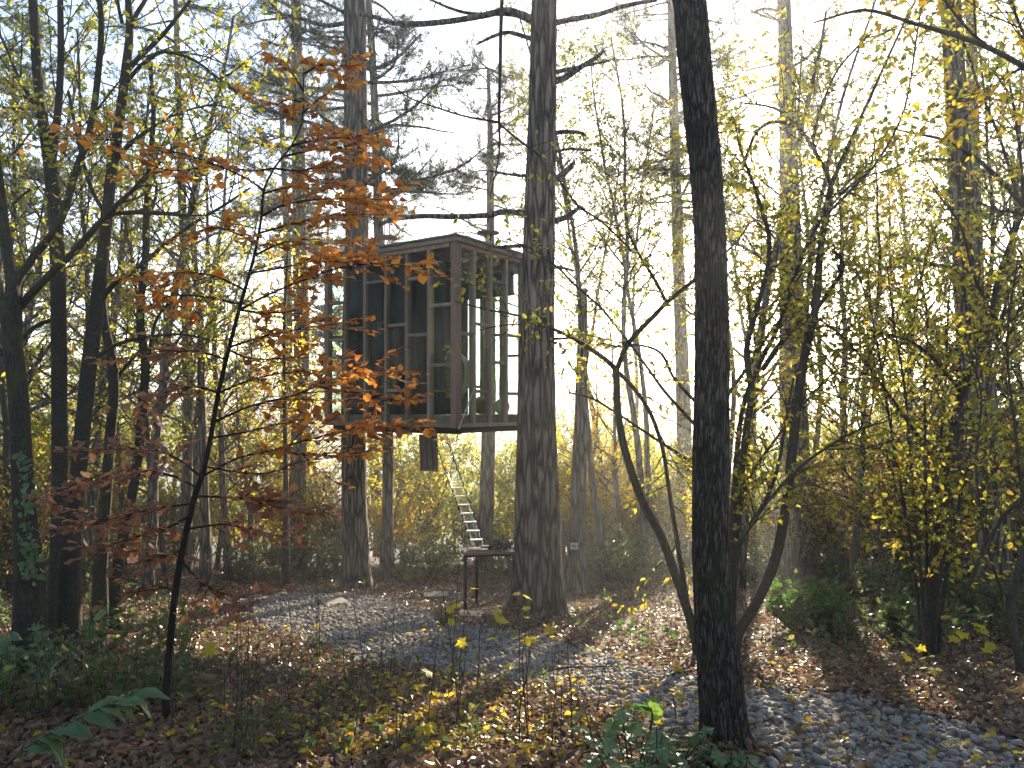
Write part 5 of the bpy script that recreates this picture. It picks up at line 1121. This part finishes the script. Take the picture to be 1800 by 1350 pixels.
# ------------------------------------------------------------------ forest floor: fallen leaves, ground cover, seedlings, foreground plants
rng = random.Random(90); slots = []
while len(slots) < 72000:
    y = 2.6 + 13.5 * rng.random() ** 1.7; x = rng.uniform(-.74, .74) * y
    if in_path(x, y) and rng.random() < .93: continue
    a = rng.uniform(0, 6.28); t = rng.gauss(0, .28); z = gz(x, y) + rng.uniform(.008, .045)
    slots.append((x, y, z, math.cos(a), math.sin(a), rng.gauss(0, .22), rng.gauss(0, .33), rng.gauss(0, .33), 1, rng.uniform(.024, .062)))
for cx, cy, rr0, hh in ((1.045, 3.75, .1, .07), (.385, 8.45, .3, .12)):
    for _ in range(420):
        a = rng.uniform(0, 6.28); q = rr0 + abs(rng.gauss(0, .09)); x, y = cx + math.cos(a) * q, cy + math.sin(a) * q
        slots.append((x, y, gz(x, y) + .01 + hh * max(0, 1 - (q - rr0) / .16) * rng.random(), math.cos(a), math.sin(a), rng.gauss(-.3, .4), math.cos(a) * .5, math.sin(a) * .5, 1, rng.uniform(.024, .055)))
lm = MB(); scatter_leaves(lm, slots, [KITE, hexleaf(.3, -.25), hexleaf(-.25, .3), hexleaf(.15, .2)])
tag(lm.build('leaf_litter', M['litter']), 'brown fallen leaves carpeting the forest floor', 'leaf litter', kind='stuff')
slots = []
for _ in range(650):
    y = 2.7 + 5 * rng.random(); x = rng.uniform(-.7, .7) * y; a = rng.uniform(0, 6.28)
    slots.append((x, y, gz(x, y) + rng.uniform(.03, .06), math.cos(a), math.sin(a), rng.gauss(0, .25), rng.gauss(0, .3), rng.gauss(0, .3), 1, rng.uniform(.035, .07)))
for _ in range(700):  # more gold leaves massed here, their colour brightening the sunlit patch of floor
    g = GP(rng.gauss(760, 170), rng.uniform(1195, 1345)); a = rng.uniform(0, 6.28)
    slots.append((g.x, g.y, g.z + rng.uniform(.03, .07), math.cos(a), math.sin(a), rng.gauss(0, .3), rng.gauss(0, .4), rng.gauss(0, .4), 1, rng.uniform(.03, .065)))
lm = MB(); scatter_leaves(lm, slots, MAPLES + [OVATES[0], OVATES[2]])
tag(lm.build('bright_litter', M['gold_leaf']), 'scattered yellow and orange fallen leaves, some added to brighten a sunlit patch', 'leaf litter', kind='stuff')

def cover(n, area, h, size, mat, name, label, seed, dens=None):
    rng = random.Random(seed); slots = []; stems = MB(); k = 0
    while k < n:
        px, py = rng.uniform(area[0], area[2]), rng.uniform(area[1], area[3]); g = GP(px, py)
        if in_path(g.x, g.y): k += 1; continue
        if dens and mnoise.noise((g.x * dens, g.y * dens, seed)) < -.05: k += 1; continue
        hh = rng.uniform(*h); top = g + Vector((rng.gauss(0, .05), rng.gauss(0, .05), hh)); stems.tube([g - UP * .02, g.lerp(top, .5) + rnd_unit(rng) * .015, top], [.003, .0022, .0012], 3, False)
        for j in range(rng.randint(4, 9)):
            t = rng.uniform(.35, 1); leaf_slot(rng, g.lerp(top, t), UP, size, .35, .2, slots)
        k += 1
    lm = MB(); scatter_leaves(lm, slots, [KITE, OVATES[0]]); o = lm.build(name, M[mat]); tag(o, label, 'ground cover', kind='stuff')
    stems.build('stalks', M['smooth_bark'], o)
cover(900, (-40, 1010, 330, 1330), (.08, .4), .06, 'dull_green', 'herb_layer', 'dull green herbs under the slender trees on the left', 91, .9)
cover(300, (300, 1120, 1000, 1345), (.05, .22), .042, 'dull_green', 'seedling_cover', 'small green seedlings scattered in the foreground litter', 92, 1.3)
cover(330, (1350, 1010, 1820, 1170), (.1, .5), .06, 'dull_green', 'herb_cover', 'green herbs among the hazel stems on the right', 93, .8)
cover(160, (420, 960, 900, 1040), (.1, .4), .06, 'dull_green', 'rim_herbs', 'dark herbs along the rim of the clearing', 94, .7)
cover(150, (1000, 1010, 1230, 1180), (.04, .15), .045, 'green_leaf', 'verge_herbs', 'sparse herbs on the sunlit litter right of the thick pine', 95, .9)

def leaf_objs(root, base, slots, mes):
    for j, s in enumerate(slots):
        A = np.array([s]); X_, Y_, Z_ = frames(A[:, 3:6], A[:, 6:9]); o = bpy.data.objects.new('leaf', mes[j % len(mes)]); col.objects.link(o); o.parent = root
        o.matrix_basis = Matrix.Translation(Vector(s[:3]) - base) @ Matrix((X_[0], Y_[0], Z_[0])).transposed().to_4x4() @ Matrix.Scale(float(s[9]), 4)
def leaf_meshes(shapes, mat, smooth=True):
    r = []
    for V, Fc in shapes:
        q = MB(); q.add(V, Fc); me = q.mesh('leaf', None, smooth); me.materials.append(M[mat]); r.append(me)
    return r
BROADS = [broad(s, .3 + .04 * s, .07, .2 + .15 * s, teeth=.09) for s in range(4)]; NARROW = [broad(s + 5, .2 + .02 * s, .06, .45 + .2 * s, teeth=.1) for s in range(3)]
MY = leaf_meshes(MAPLES, 'yellow_leaf', False); MBR = leaf_meshes(BROADS, 'broad_leaf'); MGR = leaf_meshes([ovate(.1, -.15, .36, 21), ovate(-.08, -.3, .38, 22)], 'green_leaf'); MGM = leaf_meshes([maple(5), maple(6)], 'broad_leaf', False)
# maple seedlings: bare stalks with a few yellow leaves
seed_l = [(838, 1225, 1075, 5, 'maple seedling with three tiers of bright yellow leaves before the table'), (805, 1190, 1040, 5, 'maple seedling with yellow leaves left of the table leg'), (930, 1160, 1040, 4, 'maple seedling with small yellow leaves at the thick pine foot'),
          (905, 1290, 1120, 2, 'slim bare seedling with one yellow leaf by the gravel'), (1005, 1300, 1130, 1, 'slim bare seedling with an orange leaf right of the gravel bend'), (640, 1180, 1048, 1, 'seedling with a single yellow leaf beside the pine base'),
          (690, 1345, 1230, 2, 'foreground seedling with a small yellow leaf at its tip'), (755, 1250, 1185, 2, 'short seedling with an orange leaf in the sunlit litter'), (410, 1330, 1095, 2, 'thin pale seedling beside the beech sapling stem'), (930, 1310, 1100, 2, 'upright bare double seedling in the middle foreground'),
          (1190, 1270, 1165, 2, 'seedling with yellow leaves at the edge of the right litter'), (1612, 1180, 1130, 5, 'maple seedling with green-yellow leaves below the right hazel clump'), (1740, 1230, 1090, 8, 'maple seedling with bright yellow leaves in front of the leaning dark pine'), (1640, 1235, 1165, 3, 'orange-yellow seedling at the right end of the litter bank')]
for i, (px, py, ty_, nl, lb) in enumerate(seed_l):
    g = GP(px, py); rng = random.Random(200 + i); h = (py - ty_) / F * g.y; r = thing('maple_seedling', lb, 'seedling', g, 'seedlings in the foreground')
    top = g + Vector((rng.gauss(0, .06), rng.gauss(0, .06), h)); mid = g.lerp(top, .5) + rnd_unit(rng) * .03; stp = [g - UP * .03, g.lerp(mid, .5), mid, mid.lerp(top, .5) + rnd_unit(rng) * .015, top]
    m_ = MB(); m_.tube(stp, [.005, .0042, .0035, .0028, .0018], 5); slots = []
    for k in range(nl):
        t = rng.uniform(.6, 1) if k else 1.0; p = mid.lerp(top, (t - .5) * 2); a = rng.uniform(0, 6.28); pe = p + Vector((math.cos(a) * .06, math.sin(a) * .06, rng.uniform(-.01, .03))); m_.tube([p, pe], [.0016, .0012], 3, False)
        slots.append((*pe, math.cos(a), math.sin(a), -.25, rng.gauss(0, .35), rng.gauss(0, .35) - .3, 1, rng.uniform(.08, .125)))
    m_.build('stalk', M['smooth_bark'], r, g, True); leaf_objs(r, g, slots, MY)
# leafless twig seedlings
tw_l = []
for i in range(44):
    rng = random.Random(300 + i); px = rng.choice([rng.uniform(390, 700), rng.uniform(560, 1000), rng.uniform(40, 330), rng.uniform(860, 1210)]); py = rng.uniform(1130, 1340); g = GP(px, py)
    if in_path(g.x, g.y): continue
    h = rng.uniform(.3, 1.0); out = []
    grow(rng, g - UP * .03, (UP + rnd_unit(rng) * .15).normalized(), h, .0038, 0, dict(wob=.06, up=[.2, .1], kids=[6 if i % 2 else 3, 0], ratio=(.25, .45), ang=(.35, .7), flat=0, rmin=.0013, leaf_from=9, leaves=0, size=.1, droop=0), out, [])
    m_ = MB(); tubes_into(m_, out, 5); z = 'left of the beech sapling' if px < 330 else ('between the beech sapling and the gravel' if px < 660 else ('in the middle foreground litter' if px < 960 else 'by the bend of the gravel'))
    o = m_.build('twig_seedling', M['smooth_bark'], None, g, True); o.location = g; tag(o, 'thin leafless brown seedling twig ' + z, 'seedling', 'leafless seedlings'); tw_l.append((px, o))

ORD = 'first second third fourth fifth sixth seventh eighth ninth tenth eleventh twelfth thirteenth fourteenth fifteenth sixteenth seventeenth eighteenth nineteenth twentieth'.split(); ORD += ['twenty-' + q for q in ORD[:9]] + ['thirtieth'] + ['thirty-' + q for q in ORD[:9]] + ['fortieth'] + ['forty-' + q for q in ORD[:9]]
for k, (px, o) in enumerate(sorted(tw_l, key=lambda q: q[0])): o['label'] = o['label'] + ', ' + ORD[k] + ' from the left'

def bush(name, label, px, py, hpx, wpx, n, mes, size, seed, flat=.35, stemmat='smooth_bark', cat='plant', extra=None, per=9, ang=(.5, 1.2)):
    g = GP(px, py); rng = random.Random(seed); r = thing(name, label, cat, g); h = hpx / F * g.y; w = wpx / F * g.y / 2; m_ = MB(); slots = []; cnt = 0
    while cnt < n:
        a = rng.uniform(0, 6.28); q = w * math.sqrt(rng.random()); top = g + Vector((math.cos(a) * q, math.sin(a) * q * .8, h * rng.uniform(.45, 1) * (1 - .35 * (q / w) ** 2)))
        b = g + Vector((math.cos(a) * q * .35, math.sin(a) * q * .3, -.02)); md = b.lerp(top, .5) + rnd_unit(rng) * .03; m_.tube([b, md, top], [.005, .004, .002], 4, False)
        for k in range(per):
            t = rng.uniform(.3, 1); p = (b.lerp(md, t * 2) if t < .5 else md.lerp(top, t * 2 - 1)); leaf_slot(rng, p, UP, size, flat, .15, slots, ang); cnt += 1
    m_.build('stems', M[stemmat], r, g, True); slots.sort(key=lambda s: -s[9]); leaf_objs(r, g, slots[:300], mes)
    if len(slots) > 300:
        lm = MB(); scatter_leaves(lm, slots[300:], [ovate(.1, -.15, .36, 21), KITE]); o = lm.build('foliage', mes[0].materials[0], r, g); o['kind'] = 'stuff'
    return r
bush('green_bush', 'fresh green leafy bush at the foot of the fused pines', 1425, 1112, 112, 165, 1300, MGR, .07, 401, cat='bush')
bush('green_bush', 'smaller green bush left of the right hazel clump', 1582, 1125, 95, 70, 420, MGR, .07, 402, cat='bush')
bush('herb_clump', 'small dark green herb clump at the edge of the gravel', 782, 1100, 30, 50, 90, MGR, .05, 403, per=6)
bush('broad_leaf_plant', 'pale green lobed-leaf plant at the bottom beside the foreground trunk', 1120, 1380, 165, 255, 150, MGM, .088, 404, per=6, ang=(1.0, 1.8), flat=.5)
bush('broad_leaf_plant', 'single tall sprig with a glowing lime leaf above the lobed-leaf plant', 1128, 1300, 105, 40, 5, MGR, .12, 405, per=5)
bush('broad_leaf_plant', 'leafy dull plant at the left edge under the slender trees', 60, 1190, 120, 230, 100, MBR, .1, 406, per=5, ang=(1.0, 1.8), flat=.5)
bush('broad_leaf_plant', 'small broad-leaved plant beside the beech sapling foot', 175, 1150, 95, 110, 40, MBR, .085, 407, per=4, ang=(1.0, 1.8), flat=.5)
bush('ivy_patch', 'dark ivy growing round the foot of the foreground leaning trunk', 1270, 1365, 60, 130, 90, MGM, .06, 408, per=6, cat='ivy', ang=(1.0, 1.9), flat=.4)
# the big arching leaf stalk in the lower left corner: opposite leaflets along a stem
g = GP(40, 1345); r = thing('arching_plant', 'arching stalk of large pale-backed leaves in the lower left corner', 'plant', g)
A0 = [P(10, 1348, 3.0), P(60, 1305, 3.0), P(110, 1278, 3.05), P(165, 1250, 3.1), P(215, 1228, 3.15), P(238, 1216, 3.2)]
ap = [Vector(q) for q in smooth_path([tuple(g)] + [tuple(q) for q in A0], 4)]; m_ = MB(); m_.tube(ap, [.007 - .0045 * k / len(ap) for k in range(len(ap))], 6); m_.build('stalk', M['smooth_bark'], r, g, True); slots = []; rng = random.Random(5)
for k in range(7, len(ap) - 1, 1):
    d = (ap[k + 1] - ap[k]).normalized(); s = d.cross(UP).normalized() * (1 if k % 2 else -1); dr = d * .8 + s * .8 - UP * rng.uniform(-.1, .45) + rnd_unit(rng) * .2
    slots.append((*ap[k], *dr, rng.gauss(0, .35), rng.gauss(0, .3) - .4, 1, rng.uniform(.09, .14)))
slots += [(*q[:3], q[3] - .9 * q[4], q[4] + .9 * q[3], q[5] - .2, q[6], q[7], q[8], q[9] * .8) for q in slots]
leaf_objs(r, g, slots, leaf_meshes(NARROW, 'broad_leaf'))
# ivy on the left-edge trunk
iv = thing('ivy', 'ivy climbing the trunk of the forked tree at the left edge', 'ivy', G(48, 6.1)); slots = []; rng = random.Random(7); m_ = MB(); ivp = []
for k in range(14): py = 1010 - k * 17; ivp.append(P(54 + 6 * math.sin(k * .9) - k * .3, py, 6.05))
m_.tube(ivp, [.006] * 14, 5); m_.build('vine', M['smooth_bark'], iv, iv.location, True)
for _ in range(130):
    p = ivp[int(rng.random() ** 1.3 * 13)] + Vector((rng.gauss(0, .035), -.02 + rng.gauss(0, .02), rng.gauss(0, .04))); slots.append((*p, *rnd_unit(rng), rng.gauss(0, .4), -1, .3, rng.uniform(.035, .06)))
leaf_objs(iv, iv.location, slots, MBR)
# dark heap behind the beech, fallen pole, fallen sticks
g = GP(268, 985); m_ = MB(); V = []
nu, nv = 36, 12; rad = 46 / F * g.y
for i in range(nv + 1):
    ph = math.pi / 2 * i / nv
    for j in range(nu):
        a = 6.283 * j / nu; x, y, z = math.cos(ph) * math.cos(a), math.cos(ph) * math.sin(a), math.sin(ph); k = 1 + .16 * mnoise.noise((x * 2, y * 2, z * 2)) + .1 * mnoise.noise((x * 7, y * 7, z * 7))
        V.append((x * rad * k, y * rad * k, z * rad * .95 * k - .05))
ix = np.arange((nv + 1) * nu).reshape(nv + 1, nu); nx = np.roll(ix, -1, 1); m_.add(V, np.stack([ix[:-1], nx[:-1], nx[1:], ix[1:]], -1).reshape(-1, 4)); o = m_.build('earth_mound', M['char'], None, None, True); o.location = g
tag(o, 'dark rounded mound of earth behind the beech sapling', 'mound')
for i, (x0, y0, x1, y1, w, l_) in enumerate([(1055, 1040, 1150, 1033, 3, 'pale pole lying on the ground right of the signed trunk'), (1175, 1195, 1232, 1185, 3, 'stick lying at the gravel edge behind the foreground trunk'), (960, 1185, 1085, 1178, 2, 'long stick lying over the gravel bend'), (640, 1010, 735, 1006, 4, 'dark fallen limb at the rim of the clearing'), (1300, 1190, 1350, 1170, 2, 'short stick on the litter bank right of the foreground trunk')]):
    a, b = GP(x0, y0) + UP * .02, GP(x1, y1) + UP * .03; rr = w / F * a.y; m_ = MB(); m_.tube([a, a.lerp(b, .3) + UP * .02, a.lerp(b, .7) + UP * .01, b], [rr, rr, rr * .8, rr * .5], 6); o = m_.build('fallen_stick', M['grey_bark'], None, a, True); o.location = a; tag(o, l_, 'stick')
print('TRIS', sum(sum(len(p.vertices) - 2 for p in m.polygons) if len(m.polygons) < 3000 else len(m.loops) - 2 * len(m.polygons) for m in bpy.data.meshes))
